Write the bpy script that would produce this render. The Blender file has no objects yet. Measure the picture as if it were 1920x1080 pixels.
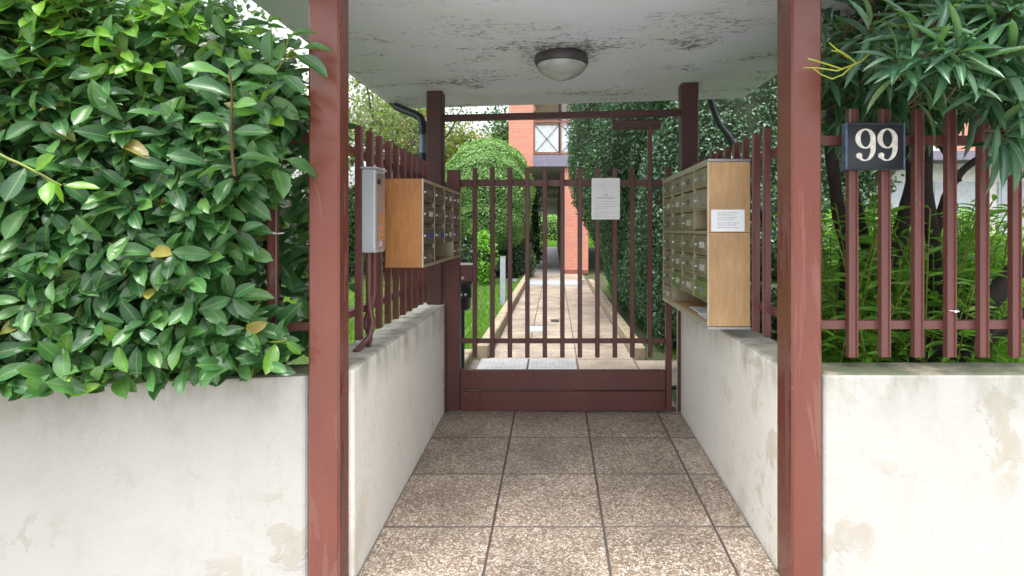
import bpy, math, random
import numpy as np
from mathutils import Vector, Matrix
random.seed(7); RNG = np.random.default_rng(11)
PI = math.pi
S = bpy.context.scene
COL = S.collection
# ------------------------------------------------------------------ camera, world, sun, exposure
ZC = 1.288; F = 1050.0; VX = 1040.0; VY = 430.0
cam = bpy.data.cameras.new('camera'); camo = bpy.data.objects.new('camera', cam); COL.objects.link(camo)
camo.location = (0, 0, ZC); camo.rotation_euler = (PI/2, 0, 0)
cam.sensor_width = 36; cam.lens = F/1920*36
cam.shift_x = -(VX-960)/1920; cam.shift_y = -(540-VY)/1920
cam.clip_start = .05; cam.clip_end = 600
S.camera = camo
SUN_EL, SUN_ROT = math.radians(72), math.radians(195)
w = bpy.data.worlds.new('World'); S.world = w; w.use_nodes = True
nt = w.node_tree; nt.nodes.clear()
sky = nt.nodes.new('ShaderNodeTexSky'); sky.sky_type = 'NISHITA'; sky.sun_disc = False
sky.sun_elevation = SUN_EL; sky.sun_rotation = SUN_ROT; sky.air_density = 1.0; sky.dust_density = 6.0; sky.ozone_density = 1.0
hs = nt.nodes.new('ShaderNodeHueSaturation'); hs.inputs['Saturation'].default_value = .22
bg = nt.nodes.new('ShaderNodeBackground'); bg.inputs['Strength'].default_value = .15
wo = nt.nodes.new('ShaderNodeOutputWorld')
nt.links.new(sky.outputs[0], hs.inputs['Color']); nt.links.new(hs.outputs[0], bg.inputs['Color']); nt.links.new(bg.outputs[0], wo.inputs[0])
sl = bpy.data.lights.new('sun', 'SUN'); sl.energy = .55; sl.angle = math.radians(25); sl.color = (1, .97, .92)
so = bpy.data.objects.new('sun', sl); COL.objects.link(so)
# direction the sun stands in: very high, slightly behind the camera
sd = Vector((math.sin(SUN_ROT)*math.cos(SUN_EL), math.cos(SUN_ROT)*math.cos(SUN_EL), math.sin(SUN_EL)))
so.rotation_euler = sd.to_track_quat('Z', 'Y').to_euler(); so.location = sd*30
S.view_settings.view_transform = 'Standard'; S.view_settings.look = 'None'
S.view_settings.exposure = 1.74; S.view_settings.gamma = 1; S.view_settings.use_curve_mapping = False

# ------------------------------------------------------------------ material helpers
class NT:
    def __init__(s, name):
        s.m = bpy.data.materials.new(name); s.m.use_nodes = True
        s.t = s.m.node_tree; s.t.nodes.clear()
        s.out = s.n('OutputMaterial'); s.b = s.n('BsdfPrincipled'); s.l(s.b.outputs[0], s.out.inputs[0])
        s.geo = s.n('NewGeometry'); s.pos = s.geo.outputs['Position']
    def n(s, t, **k):
        x = s.t.nodes.new('ShaderNode'+t)
        for a, b in k.items(): setattr(x, a, b)
        return x
    def l(s, a, b): s.t.links.new(a, b)
    def mapped(s, scale=(1,1,1), rot=(0,0,0), src=None):
        m = s.n('Mapping'); m.inputs['Scale'].default_value = scale; m.inputs['Rotation'].default_value = rot
        s.l(src or s.pos, m.inputs[0]); return m.outputs[0]
    def noise(s, scale, detail=4, rough=.55, vec=None, dist=0):
        x = s.n('TexNoise'); x.inputs['Scale'].default_value = scale; x.inputs['Detail'].default_value = detail
        x.inputs['Roughness'].default_value = rough; x.inputs['Distortion'].default_value = dist
        s.l(vec or s.pos, x.inputs['Vector']); return x.outputs[0]
    def ramp(s, fac, stops, interp='LINEAR'):
        r = s.n('ValToRGB'); r.color_ramp.interpolation = interp
        e = r.color_ramp.elements
        while len(e) > 1: e.remove(e[-1])
        e[0].position = stops[0][0]; e[0].color = c4(stops[0][1])
        for p, c in stops[1:]:
            q = e.new(p); q.color = c4(c)
        s.l(fac, r.inputs[0]); return r.outputs[0]
    def mix(s, fac, a, b, mode='MIX'):
        m = s.n('MixRGB', blend_type=mode)
        for i, v in enumerate((fac, a, b)):
            if isinstance(v, (int, float)): m.inputs[i].default_value = v if i == 0 else (v, v, v, 1)
            elif isinstance(v, tuple): m.inputs[i].default_value = c4(v)
            else: s.l(v, m.inputs[i])
        return m.outputs[0]
    def math(s, op, a, b=0.0, clamp=False):
        m = s.n('Math', operation=op); m.use_clamp = clamp
        for i, v in enumerate((a, b)):
            if isinstance(v, (int, float)): m.inputs[i].default_value = v
            else: s.l(v, m.inputs[i])
        return m.outputs[0]
    def bump(s, h, strength=.3, dist=.01):
        b = s.n('Bump'); b.inputs['Strength'].default_value = strength; b.inputs['Distance'].default_value = dist
        s.l(h, b.inputs['Height']); s.l(b.outputs[0], s.b.inputs['Normal']); return b
    def set(s, col=None, rough=None, metal=None, spec=None, coat=None):
        for k, v in (('Base Color', col), ('Roughness', rough), ('Metallic', metal), ('Specular IOR Level', spec), ('Coat Weight', coat)):
            if v is None: continue
            if isinstance(v, tuple): s.b.inputs[k].default_value = c4(v)
            elif isinstance(v, (int, float)): s.b.inputs[k].default_value = v
            else: s.l(v, s.b.inputs[k])
        return s.m
def c4(c):
    if isinstance(c, (int, float)): return (c, c, c, 1)
    return tuple(c) if len(c) == 4 else (c[0], c[1], c[2], 1)

def simple(name, col, rough=.5, metal=0, var=.12, scale=8, bump=0.0, bscale=60, spec=None):
    t = NT(name); n = t.noise(scale, 5)
    lo = tuple(c*(1-var) for c in col); hi = tuple(min(1, c*(1+var)) for c in col)
    t.set(t.ramp(n, [(.3, lo), (.7, hi)]), rough, metal, spec)
    if bump: t.bump(t.noise(bscale, 4), bump, .004)
    return t.m

def paint(name, col, rough=.28, chips=True, drips=0.0):
    t = NT(name)
    n1 = t.noise(3.5, 6, .6, t.mapped((1, 1, .35)))
    base = t.ramp(n1, [(.3, tuple(c*.86 for c in col)), (.7, tuple(c*1.12 for c in col))])
    rg = t.ramp(t.noise(7, 5, .6, t.mapped((1, 1, .25))), [(.35, rough*.75), (.65, rough*1.5)])
    if drips:   # chalky water marks running down the paint
        d = t.noise(11, 4, .55, t.mapped((1, 1, .13)), 1.2)
        dm = t.ramp(d, [(.535, 0), (.56, 1)])
        big = t.ramp(t.noise(1.7, 2), [(.42, 0), (.58, 1)])
        dm = t.math('MULTIPLY', dm, big)
        base = t.mix(t.math('MULTIPLY', dm, drips), base, (col[0]*1.35+.03, col[1]*2.3+.03, col[2]*2.6+.03))
        rg = t.mix(dm, rg, .55)
    if chips:
        c = t.ramp(t.noise(42, 3, .5), [(.655, 0), (.67, 1)])
        c2 = t.ramp(t.noise(2.6, 2), [(.5, 0), (.62, 1)])
        base = t.mix(t.math('MULTIPLY', c, c2), base, (.30, .035, .02))
    t.set(base, rg)
    t.bump(t.noise(160, 3), .06, .002)
    return t.m

M = {}
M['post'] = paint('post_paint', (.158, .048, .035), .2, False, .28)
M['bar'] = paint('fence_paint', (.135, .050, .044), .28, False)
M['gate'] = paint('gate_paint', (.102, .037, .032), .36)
M['darkpost'] = paint('post_paint_shaded', (.072, .031, .028), .42, False)  # same paint as the front posts, darkened for the shade under the canopy

def plaster(name, base, warm, topdirt=True, smin=.25):
    t = NT(name)
    n1 = t.noise(2.2, 6, .6); n2 = t.noise(5.5, 5, .62, None, .6); n3 = t.noise(38, 4, .6)
    c = t.ramp(n1, [(.3, tuple(x*.95 for x in base)), (.7, base)])
    peel = t.math('MULTIPLY', t.ramp(n2, [(.55, 0), (.575, .7), (.66, 1)]), t.ramp(t.noise(1.6, 2), [(.45, 0), (.6, 1)]))
    c = t.mix(t.math('MULTIPLY', peel, .72), c, warm)
    crk = t.math('MULTIPLY', t.ramp(t.noise(2.6, 7, .65, t.mapped((1, 1, .6)), .4), [(.4965, 0), (.5, 1), (.5035, 0)]), t.ramp(t.noise(1.3, 2), [(.45, 0), (.6, 1)]))
    c = t.mix(t.math('MULTIPLY', crk, .45), c, (.30, .29, .26))
    scuff = t.ramp(t.noise(7, 6, .7, t.mapped((1, 1, .5)), .3), [(.52, 0), (.75, .35)])
    c = t.mix(scuff, c, tuple(x*.72 for x in base))
    sp = t.math('MULTIPLY', t.ramp(n3, [(.63, 0), (.68, 1)]), t.ramp(t.noise(2.9, 3), [(.44, 0), (.66, .65)]))
    c = t.mix(sp, c, (.34, .34, .31))
    sep = t.n('SeparateXYZ'); t.l(t.pos, sep.inputs[0])
    z = sep.outputs[2]
    # dirt washed down from the top edge (wall top at 0.753)
    st = t.noise(9, 5, .65, t.mapped((1, 1, .35)))
    side = t.ramp(t.noise(.9, 2), [(.4, smin), (.62, 1)])
    h = t.math('MULTIPLY', t.math('SUBTRACT', z, .56), 5.2, True)
    g = t.math('MULTIPLY', t.math('MULTIPLY', h, t.ramp(st, [(.42, 0), (.66, 1)])), side)
    c = t.mix(t.math('MULTIPLY', g, .85), c, (.23, .23, .18))
    if topdirt:
        sn = t.n('SeparateXYZ'); t.l(t.geo.outputs['Normal'], sn.inputs[0])
        up = t.ramp(sn.outputs[2], [(.30, 0), (.65, 1)])
        td = t.ramp(t.noise(6, 6, .65), [(.30, (.30, .27, .20)), (.45, (.13, .13, .09)), (.58, (.07, .095, .04)), (.75, (.20, .18, .14))])
        c = t.mix(t.math('MULTIPLY', up, topdirt), c, td)
    t.set(c, .82)
    t.bump(t.mix(.5, n3, t.mix(.4, peel, t.noise(3, 3))), .5, .010)
    return t.m
M['wall'] = plaster('plaster_street_dimmed', (.445, .437, .412), (.345, .31, .24), .95, .8)  # same plaster as the passage, darkened to offset the open daylight
M['wall_in_lit'] = plaster('plaster_passage_lit', (.85, .83, .77), (.62, .57, .46), .38)  # plaster brightened to make up for the dim light in the passage

def aggregate(name, cols, dark):
    t = NT(name)
    oi = t.n('ObjectInfo')
    off = t.n('VectorMath', operation='ADD'); t.l(t.pos, off.inputs[0])
    cb = t.n('CombineXYZ'); mu = t.math('MULTIPLY', oi.outputs['Random'], 7.3); t.l(mu, cb.inputs[0]); t.l(mu, cb.inputs[1]); t.l(cb.outputs[0], off.inputs[1])
    v = t.n('TexVoronoi'); v.inputs['Scale'].default_value = 118; t.l(off.outputs[0], v.inputs['Vector'])
    v2 = t.n('TexVoronoi', feature='DISTANCE_TO_EDGE'); v2.inputs['Scale'].default_value = 118; t.l(off.outputs[0], v2.inputs['Vector'])
    sp = t.n('SeparateXYZ'); t.l(v.outputs['Color'], sp.inputs[0])
    c = t.ramp(sp.outputs[0], cols, 'LINEAR')
    edge = t.ramp(v2.outputs[0], [(.02, 0), (.11, 1)])
    c = t.mix(edge, dark, c)
    big = t.ramp(t.noise(2.6, 6, .62), [(.3, .62), (.55, 1.0), (.7, 1.15)])
    c = t.mix(1, c, big, 'MULTIPLY')
    tv = t.ramp(oi.outputs['Random'], [(0, .88), (1, 1.08)])
    c = t.mix(1, c, tv, 'MULTIPLY')
    t.set(c, t.ramp(t.noise(1.6, 3), [(.35, .30), (.65, .62)]))
    t.bump(edge, .5, .003)
    return t.m
M['tile'] = aggregate('washed_aggregate', [(0, (.21, .145, .10)), (.3, (.35, .265, .195)), (.55, (.48, .395, .315)), (.8, (.62, .545, .46)), (1, (.80, .74, .66))], (.16, .12, .09))
M['tile2'] = aggregate('garden_path_aggregate', [(0, (.28, .22, .17)), (.5, (.40, .33, .26)), (1, (.54, .48, .41))], (.22, .18, .14))
M['mortar'] = simple('dark_mortar', (.13, .108, .095), .8, bump=.3)
M['kerb'] = simple('kerb_stone', (.26, .22, .15), .85, var=.35, scale=9, bump=.4)
M['bounce_pavement'] = simple('pavement_paled_for_bounce', (.36, .35, .33), .85, bump=.4, bscale=200)  # out-of-view pavement, made pale to bounce fill light under the canopy
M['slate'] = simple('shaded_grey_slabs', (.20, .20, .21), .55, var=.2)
M['soil'] = simple('lawn_soil', (.045, .060, .020), .95, var=.4, scale=5, bump=.5)
M['plateblue'] = simple('bluish_strip', (.30, .34, .38), .5)

def soffit():
    t = NT('canopy_underside')
    n = t.noise(1.3, 4)
    c = t.ramp(n, [(.3, (.63, .665, .76)), (.7, (.69, .72, .82))])
    gr = t.ramp(t.noise(2.1, 3, .5), [(.45, 0), (.72, .6)])
    c = t.mix(gr, c, (.58, .65, .58))
    # black mould in drifts
    vv = t.mapped((1, 1.7, 1), (0, 0, .25))
    fine = t.noise(26, 7, .72, vv, .8)
    drift = t.noise(2.3, 3, .6, t.mapped((.55, 1.6, 1), (0, 0, -.12)), .5)
    dm = t.ramp(drift, [(.48, 0), (.66, 1)])
    th = t.math('ADD', fine, t.math('MULTIPLY', dm, .12))
    mm = t.ramp(th, [(.585, 0), (.665, 1)])
    syz = t.n('SeparateXYZ'); t.l(t.pos, syz.inputs[0])
    mm = t.math('MULTIPLY', mm, t.ramp(t.math('MULTIPLY', syz.outputs[1], .2), [(.50, .25), (.62, 1)]))
    mm = t.math('MULTIPLY', mm, t.ramp(drift, [(.44, 0), (.56, 1)]))
    c = t.mix(t.math('MULTIPLY', mm, .85), c, (.05, .045, .05))
    # ring of mould round the lamp
    vm = t.n('VectorMath', operation='DISTANCE'); t.l(t.pos, vm.inputs[0]); vm.inputs[1].default_value = (.04, 3.26, 2.30)
    ring = t.math('MULTIPLY', t.ramp(vm.outputs['Value'], [(.16, 1), (.27, 0)]), t.ramp(t.noise(30, 5, .7), [(.47, 0), (.55, 1)]))
    c = t.mix(t.math('MULTIPLY', ring, .8), c, (.07, .06, .065))
    # hairline cracks
    cr = t.ramp(t.noise(1.5, 6, .6, t.mapped((1, 1, 1), (0, 0, .6)), .3), [(.497, 0), (.500, 1), (.503, 0)])
    c = t.mix(t.math('MULTIPLY', cr, .12), c, (.2, .2, .2))
    t.set(c, .8); t.bump(t.noise(35, 4), .12, .004)
    return t.m
M['soffit'] = soffit()

def wood(name, a, b, ax):
    t = NT(name)
    g = t.noise(6, 5, .6, t.mapped((9, 9, .9)), 1.5)
    c = t.ramp(g, [(.3, a), (.7, b)])
    big = t.ramp(t.noise(3, 3), [(.35, .85), (.7, 1.12)])
    c = t.mix(1, c, big, 'MULTIPLY')
    stn = t.ramp(t.noise(14, 5, .6), [(.66, 0), (.75, .5)])
    c = t.mix(stn, c, tuple(x*.35 for x in a))
    t.set(c, .42); t.bump(g, .05, .002); return t.m
M['wood_l'] = wood('orange_plywood', (.37, .155, .05), (.50, .235, .085), 0)
M['wood_r'] = wood('pale_plywood', (.43, .26, .12), (.56, .37, .20), 0)
M['wood_edge'] = simple('pale_edging', (.62, .55, .42), .5)
M['wood_in'] = simple('red_brown_shelf', (.26, .10, .05), .5, var=.25)
M['brown_metal'] = simple('brown_metal', (.13, .10, .078), .36, .25, var=.2)
M['gold_metal'] = simple('olive_gold_metal', (.27, .245, .15), .36, .3, var=.18)
M['green_metal'] = simple('green_sticker_metal', (.16, .25, .06), .4, .3, var=.3)
M['cab_edge_r'] = simple('gold_trim', (.42, .38, .26), .4, .4)
M['alu'] = simple('aluminium', (.55, .56, .58), .32, .8)
M['paper'] = simple('paper_white', (.80, .84, .88), .55, var=.04)
M['blue'] = simple('blue_sticker', (.03, .07, .28), .4)
M['label'] = simple('name_card', (.50, .52, .50), .35, var=.25, scale=30)
M['window'] = simple('name_window', (.17, .18, .17), .15, .2, var=.5, scale=25)
M['ink'] = simple('grey_ink', (.16, .18, .22), .7)
M['orange'] = simple('orange_label', (.55, .22, .08), .5, var=.2)
M['grey_box'] = simple('grey_enamel', (.50, .54, .58), .34, .15, var=.06, scale=3)
M['dark'] = simple('black_plastic', (.02, .02, .022), .45)
M['bin'] = simple('navy_black_plastic', (.018, .022, .035), .35)
M['lampbase'] = simple('lamp_base', (.06, .052, .055), .45)
M['pipe'] = simple('grey_blue_pipe', (.20, .25, .30), .4, .2)
M['pipe_dark'] = simple('dark_pipe', (.022, .030, .038), .35)
M['bark'] = simple('dark_bark', (.030, .024, .020), .85, var=.4, scale=18, bump=.6)
M['bark2'] = simple('grey_bark', (.085, .07, .055), .85, var=.4, scale=12, bump=.6)
M['stem'] = simple('green_stem', (.16, .20, .03), .5)
M['stem_brown'] = simple('brown_twig', (.10, .055, .025), .7)
M['yellow_twig'] = simple('yellow_twig', (.36, .40, .05), .5)
M['white_tie'] = simple('white_plastic', (.75, .75, .75), .4)
M['render_white'] = simple('white_render', (.72, .71, .68), .8)
M['beige'] = simple('beige_shutter', (.36, .32, .20), .6)
M['fascia'] = simple('grey_violet_fascia', (.17, .165, .22), .6)
M['soffit2'] = simple('arcade_soffit', (.40, .42, .36), .8, var=.06, scale=1)
M['rail_paint'] = simple('balcony_paint', (.22, .08, .06), .5)
M['panel_grey'] = simple('pale_grey_panel', (.46, .50, .53), .45)
M['plate_black'] = simple('plate_enamel', (.018, .022, .032), .3, var=.3)
M['plate_rim'] = simple('worn_blue_rim', (.07, .11, .16), .45, var=.5, scale=40)
M['numeral'] = simple('worn_white_enamel', (.66, .64, .58), .5, var=.22, scale=45)

def glassbowl():
    t = NT('opal_glass'); t.set((.37, .40, .38), .22); t.b.inputs['Subsurface Weight'].default_value = .3
    t.b.inputs['Subsurface Radius'].default_value = (.02, .02, .02); t.b.inputs['Coat Weight'].default_value = .4
    return t.m
M['glass'] = glassbowl()
def windowglass():
    t = NT('window_glass'); t.set((.10, .13, .14), .08); return t.m
M['wglass'] = windowglass()

def brickmat():
    t = NT('red_brick')
    sx = t.n('SeparateXYZ'); t.l(t.pos, sx.inputs[0])
    cb = t.n('CombineXYZ'); t.l(t.math('ADD', sx.outputs[0], sx.outputs[1]), cb.inputs[0]); t.l(sx.outputs[2], cb.inputs[1])
    b = t.n('TexBrick'); t.l(cb.outputs[0], b.inputs[0])
    b.inputs['Scale'].default_value = 1; b.inputs['Brick Width'].default_value = .26; b.inputs['Row Height'].default_value = .085
    b.inputs['Mortar Size'].default_value = .010; b.inputs['Color1'].default_value = c4((.60, .235, .16)); b.inputs['Color2'].default_value = c4((.53, .195, .135))
    b.inputs['Mortar'].default_value = c4((.42, .27, .22)); b.offset = .5
    t.set(b.outputs['Color'], .85); t.bump(t.math('SUBTRACT', 1, b.outputs['Fac']), .6, .01); return t.m
M['brick'] = brickmat()

def checker():
    t = NT('checker_plate')
    mp = t.mapped((1, 1, 1), (0, 0, PI/4))
    ch = t.n('TexChecker'); ch.inputs['Scale'].default_value = 34; t.l(mp, ch.inputs[0])
    c = t.ramp(t.noise(5, 4), [(.3, (.36, .37, .38)), (.7, (.50, .51, .52))])
    c = t.mix(t.math('MULTIPLY', ch.outputs[1], .28), c, (.22, .22, .22))
    t.set(c, .45, .35); t.bump(ch.outputs[1], .5, .003); return t.m
M['checker'] = checker()

def leafmat(name, cols, rough=.35, trans=.25, rib=None, coat=0.0, dist=.001, veins=0):
    t = NT(name)
    oi = t.n('ObjectInfo')
    r = t.math('FRACT', t.math('ADD', t.geo.outputs['Random Per Island'], t.math('MULTIPLY', oi.outputs['Random'], 3.7)))
    c = t.ramp(r, cols)
    c = t.mix(1, c, t.ramp(t.noise(30, 3), [(.3, .82), (.7, 1.15)]), 'MULTIPLY')
    if rib:
        uv = t.n('UVMap'); sx = t.n('SeparateXYZ'); t.l(uv.outputs[0], sx.inputs[0])
        au = t.math('ABSOLUTE', t.math('SUBTRACT', sx.outputs[0], .5))
        rb = t.ramp(au, [(.012, 1), (.045, 0)])
        c = t.mix(t.math('MULTIPLY', rb, .75), c, rib)
        if veins:
            ph = t.math('MULTIPLY', t.math('SUBTRACT', sx.outputs[1], t.math('MULTIPLY', au, .35)), 2*PI*veins)
            vn = t.math('SINE', ph)
            t.bump(t.math('ADD', vn, t.math('MULTIPLY', rb, 2)), .07, dist*2)
            c = t.mix(t.ramp(vn, [(.88, 0), (.99, .15)]), c, rib)
    # backface a little paler
    c = t.mix(t.math('MULTIPLY', t.geo.outputs['Backfacing'], .45), c, (.14, .22, .07))
    t.set(c, rough, coat=coat, spec=.6)
    tr = t.n('BsdfTranslucent'); br = t.mix(1, c, (1.3, 1.7, .6), 'MULTIPLY'); t.l(br, tr.inputs[0])
    mx = t.n('MixShader'); mx.inputs[0].default_value = trans
    t.l(t.b.outputs[0], mx.inputs[1]); t.l(tr.outputs[0], mx.inputs[2]); t.l(mx.outputs[0], t.out.inputs[0])
    return t.m
M['laurel'] = leafmat('laurel_leaf', [(0, (.030, .098, .036)), (.4, (.048, .148, .050)), (.75, (.074, .20, .058)), (.985, (.11, .25, .06)), (.992, (.22, .25, .05)), (1, (.26, .20, .05))], .36, .24, (.17, .30, .09), .12, veins=9)
M['laurel_new'] = leafmat('laurel_young_leaf', [(0, (.09, .26, .035)), (.5, (.15, .34, .04)), (1, (.24, .44, .05))], .36, .4, (.26, .40, .08), .2, veins=9)
M['oleander'] = leafmat('oleander_leaf', [(0, (.032, .095, .055)), (.5, (.052, .140, .078)), (.97, (.080, .19, .095)), (1, (.22, .24, .06))], .36, .22, (.12, .26, .11), .1)
M['weed'] = leafmat('shoot_leaf', [(0, (.10, .26, .03)), (.5, (.17, .38, .045)), (1, (.27, .50, .07))], .42, .45, (.25, .42, .08))
M['hedge'] = leafmat('hedge_leaf', [(0, (.025, .075, .025)), (.5, (.045, .125, .040)), (1, (.09, .20, .06))], .38, .25)
M['hedge_lt'] = leafmat('hedge_leaf_light', [(0, (.09, .18, .05)), (.5, (.16, .31, .09)), (1, (.28, .44, .15))], .42, .35)
M['hedge_dk'] = leafmat('dark_shrub_leaf', [(0, (.015, .045, .018)), (.6, (.03, .08, .03)), (1, (.07, .14, .05))], .42, .2)
M['hedge_rh'] = leafmat('clipped_hedge_leaf', [(0, (.016, .052, .024)), (.5, (.032, .095, .042)), (1, (.075, .17, .07))], .33, .2)
M['tree_y'] = leafmat('yellowing_leaf', [(0, (.07, .12, .02)), (.5, (.16, .20, .03)), (.85, (.30, .28, .04)), (1, (.45, .30, .04))], .5, .4)
M['tree_g'] = leafmat('olive_green_leaf', [(0, (.08, .11, .05)), (.5, (.15, .19, .08)), (.9, (.24, .26, .12)), (1, (.34, .18, .05))], .5, .35)
M['tree_d'] = leafmat('dark_tree_leaf', [(0, (.02, .05, .025)), (1, (.06, .11, .045))], .5, .2)
M['grass'] = leafmat('grass_blade', [(0, (.07, .17, .015)), (.5, (.13, .29, .02)), (1, (.22, .40, .05))], .5, .4)
M['core'] = simple('twig_core_shade', (.018, .028, .012), .95)  # near-black, standing in for the shade among twigs inside the foliage

# ------------------------------------------------------------------ geometry helpers
def tag(o, label=None, cat=None, group=None, kind=None):
    if label: o['label'] = label
    if cat: o['category'] = cat
    if group: o['group'] = group
    if kind: o['kind'] = kind
    return o
def thing(name, loc, label, cat, group=None):
    o = bpy.data.objects.new(name, None); COL.objects.link(o); o.location = loc; o.empty_display_size = .1
    return tag(o, label, cat, group)
def link(name, me, parent=None, loc=(0, 0, 0)):
    """loc is a world point; parents are never rotated."""
    o = bpy.data.objects.new(name, me); COL.objects.link(o)
    base = Vector((0, 0, 0)); p = parent
    while p is not None: base += p.location; p = p.parent
    if parent is not None: o.parent = parent
    o.location = Vector(loc) - base
    return o
class MB:
    def __init__(s): s.v = []; s.f = []; s.mi = []; s.sm = []
    def add(s, vs, fs, mi=0, smooth=False):
        k = len(s.v); s.v += [tuple(p) for p in vs]
        for f in fs: s.f.append([i+k for i in f]); s.mi.append(mi); s.sm.append(smooth)
    def box(s, x0, x1, y0, y1, z0, z1, bev=0.0, mi=0):
        if bev <= 0:
            v = [(x, y, z) for z in (z0, z1) for y in (y0, y1) for x in (x0, x1)]
            s.add(v, [(0,2,3,1),(4,5,7,6),(0,1,5,4),(2,6,7,3),(0,4,6,2),(1,3,7,5)], mi); return
        b = min(bev, (x1-x0)*.45, (y1-y0)*.45, (z1-z0)*.45)
        v = []; idx = {}
        for cz in (0, 1):
            for cy in (0, 1):
                for cx in (0, 1):
                    X = (x0, x1)[cx]; Y = (y0, y1)[cy]; Z = (z0, z1)[cz]
                    sx, sy, sz = (b, -b)[cx], (b, -b)[cy], (b, -b)[cz]
                    idx[(cx,cy,cz,0)] = len(v); v.append((X, Y+sy, Z+sz))
                    idx[(cx,cy,cz,1)] = len(v); v.append((X+sx, Y, Z+sz))
                    idx[(cx,cy,cz,2)] = len(v); v.append((X+sx, Y+sy, Z))
        I = lambda a, c, d, ax: idx[(a, c, d, ax)]
        f = []
        for a in (0, 1):
            q = [I(a,0,0,0), I(a,1,0,0), I(a,1,1,0), I(a,0,1,0)]; f.append(q if a else q[::-1])
            q = [I(0,a,0,1), I(1,a,0,1), I(1,a,1,1), I(0,a,1,1)]; f.append(q[::-1] if a else q)
            q = [I(0,0,a,2), I(1,0,a,2), I(1,1,a,2), I(0,1,a,2)]; f.append(q if a else q[::-1])
        for a in (0, 1):
            for c in (0, 1):
                q = [I(a,c,0,0), I(a,c,0,1), I(a,c,1,1), I(a,c,1,0)]; f.append(q if (a != c) else q[::-1])
                q = [I(a,0,c,0), I(a,0,c,2), I(a,1,c,2), I(a,1,c,0)]; f.append(q[::-1] if (a != c) else q)
                q = [I(0,a,c,1), I(0,a,c,2), I(1,a,c,2), I(1,a,c,1)]; f.append(q if (a != c) else q[::-1])
        for a in (0, 1):
            for c in (0, 1):
                for d in (0, 1):
                    q = [I(a,c,d,0), I(a,c,d,1), I(a,c,d,2)]; f.append(q if (a+c+d) % 2 else q[::-1])
        s.add(v, f, mi)
    def prism(s, pts, z0, z1, mi=0):
        n = len(pts); v = [(p[0], p[1], z0) for p in pts]+[(p[0], p[1], z1) for p in pts]
        f = [tuple(range(n))[::-1], tuple(range(n, 2*n))]+[(i, (i+1) % n, n+(i+1) % n, n+i) for i in range(n)]
        s.add(v, f, mi)
    def tube(s, path, rad, n=10, mi=0, cap=True):
        P = [Vector(p) for p in path]
        if isinstance(rad, (int, float)): rad = [rad]*len(P)
        vs = []; prev = None
        for i, p in enumerate(P):
            t = (P[min(i+1, len(P)-1)]-P[max(i-1, 0)]).normalized()
            if prev is None:
                a = Vector((0, 0, 1)) if abs(t.z) < .9 else Vector((1, 0, 0)); u = t.cross(a).normalized()
            else: u = (prev-t*prev.dot(t)).normalized()
            prev = u; q = t.cross(u)
            for k in range(n):
                an = 2*PI*k/n; vs.append(p+(u*math.cos(an)+q*math.sin(an))*rad[i])
        fs = [(i*n+k, i*n+(k+1) % n, (i+1)*n+(k+1) % n, (i+1)*n+k) for i in range(len(P)-1) for k in range(n)]
        s.add(vs, fs, mi, True)
        if cap: s.add(vs[:n], [tuple(range(n))[::-1]], mi); s.add(vs[-n:], [tuple(range(n))], mi)
    def lathe(s, prof, c, n=28, mi=0, smooth=True):
        vs = [(c[0]+r*math.cos(2*PI*k/n), c[1]+r*math.sin(2*PI*k/n), c[2]+z) for r, z in prof for k in range(n)]
        fs = [(i*n+k, i*n+(k+1) % n, (i+1)*n+(k+1) % n, (i+1)*n+k) for i in range(len(prof)-1) for k in range(n)]
        s.add(vs, fs, mi, smooth)
    def mesh(s, name, mats, origin=(0, 0, 0)):
        me = bpy.data.meshes.new(name); o = origin
        me.from_pydata([(v[0]-o[0], v[1]-o[1], v[2]-o[2]) for v in s.v], [], s.f)
        for m in (mats if isinstance(mats, (list, tuple)) else [mats]): me.materials.append(m)
        me.polygons.foreach_set('material_index', s.mi); me.polygons.foreach_set('use_smooth', s.sm); me.update()
        return me
    def build(s, name, mats, parent=None, origin=None):
        if origin is None:
            a = np.array(s.v); lo, hi = a.min(0), a.max(0); origin = ((lo[0]+hi[0])/2, (lo[1]+hi[1])/2, lo[2])
        return link(name, s.mesh(name, mats, origin), parent, origin)
def fixn(o):
    import bmesh
    bm = bmesh.new(); bm.from_mesh(o.data); bmesh.ops.recalc_face_normals(bm, faces=bm.faces); bm.to_mesh(o.data); bm.free(); return o
def bevel(o, wd, seg=2):
    m = o.modifiers.new('bevel', 'BEVEL'); m.width = wd; m.segments = seg; m.limit_method = 'ANGLE'; m.angle_limit = math.radians(40); return o
def boxpart(name, mat, parent, *a, bev=.0, origin=None):
    m = MB(); m.box(*a, bev=bev); return m.build(name, mat, parent, origin)
def px(x, y, Y): return Vector(((x-VX)/F*Y, Y, ZC-(y-VY)/F*Y))
def npmesh(name, V, Fq, uv=None, mat=None, smooth=False):
    """V (n,3), Fq (m,k) constant face size"""
    me = bpy.data.meshes.new(name); n, m, k = len(V), len(Fq), Fq.shape[1]
    me.vertices.add(n); me.vertices.foreach_set('co', V.astype(np.float32).ravel())
    me.loops.add(m*k); me.loops.foreach_set('vertex_index', Fq.astype(np.int32).ravel())
    me.polygons.add(m); me.polygons.foreach_set('loop_start', (np.arange(m)*k).astype(np.int32))
    me.polygons.foreach_set('loop_total', np.full(m, k, np.int32))
    if smooth: me.polygons.foreach_set('use_smooth', np.ones(m, bool))
    me.update(calc_edges=True)
    if uv is not None:
        l = me.uv_layers.new(name='UVMap'); l.data.foreach_set('uv', uv[Fq.ravel()].astype(np.float32).ravel())
    if mat: me.materials.append(mat)
    me.validate(); return me
def norm(a): return a/np.maximum(np.linalg.norm(a, axis=-1, keepdims=True), 1e-9)
def frames(D, N):
    D = norm(D); N = N-(N*D).sum(1, keepdims=True)*D; N = norm(N); X = np.cross(D, N); return X, D, N
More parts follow.
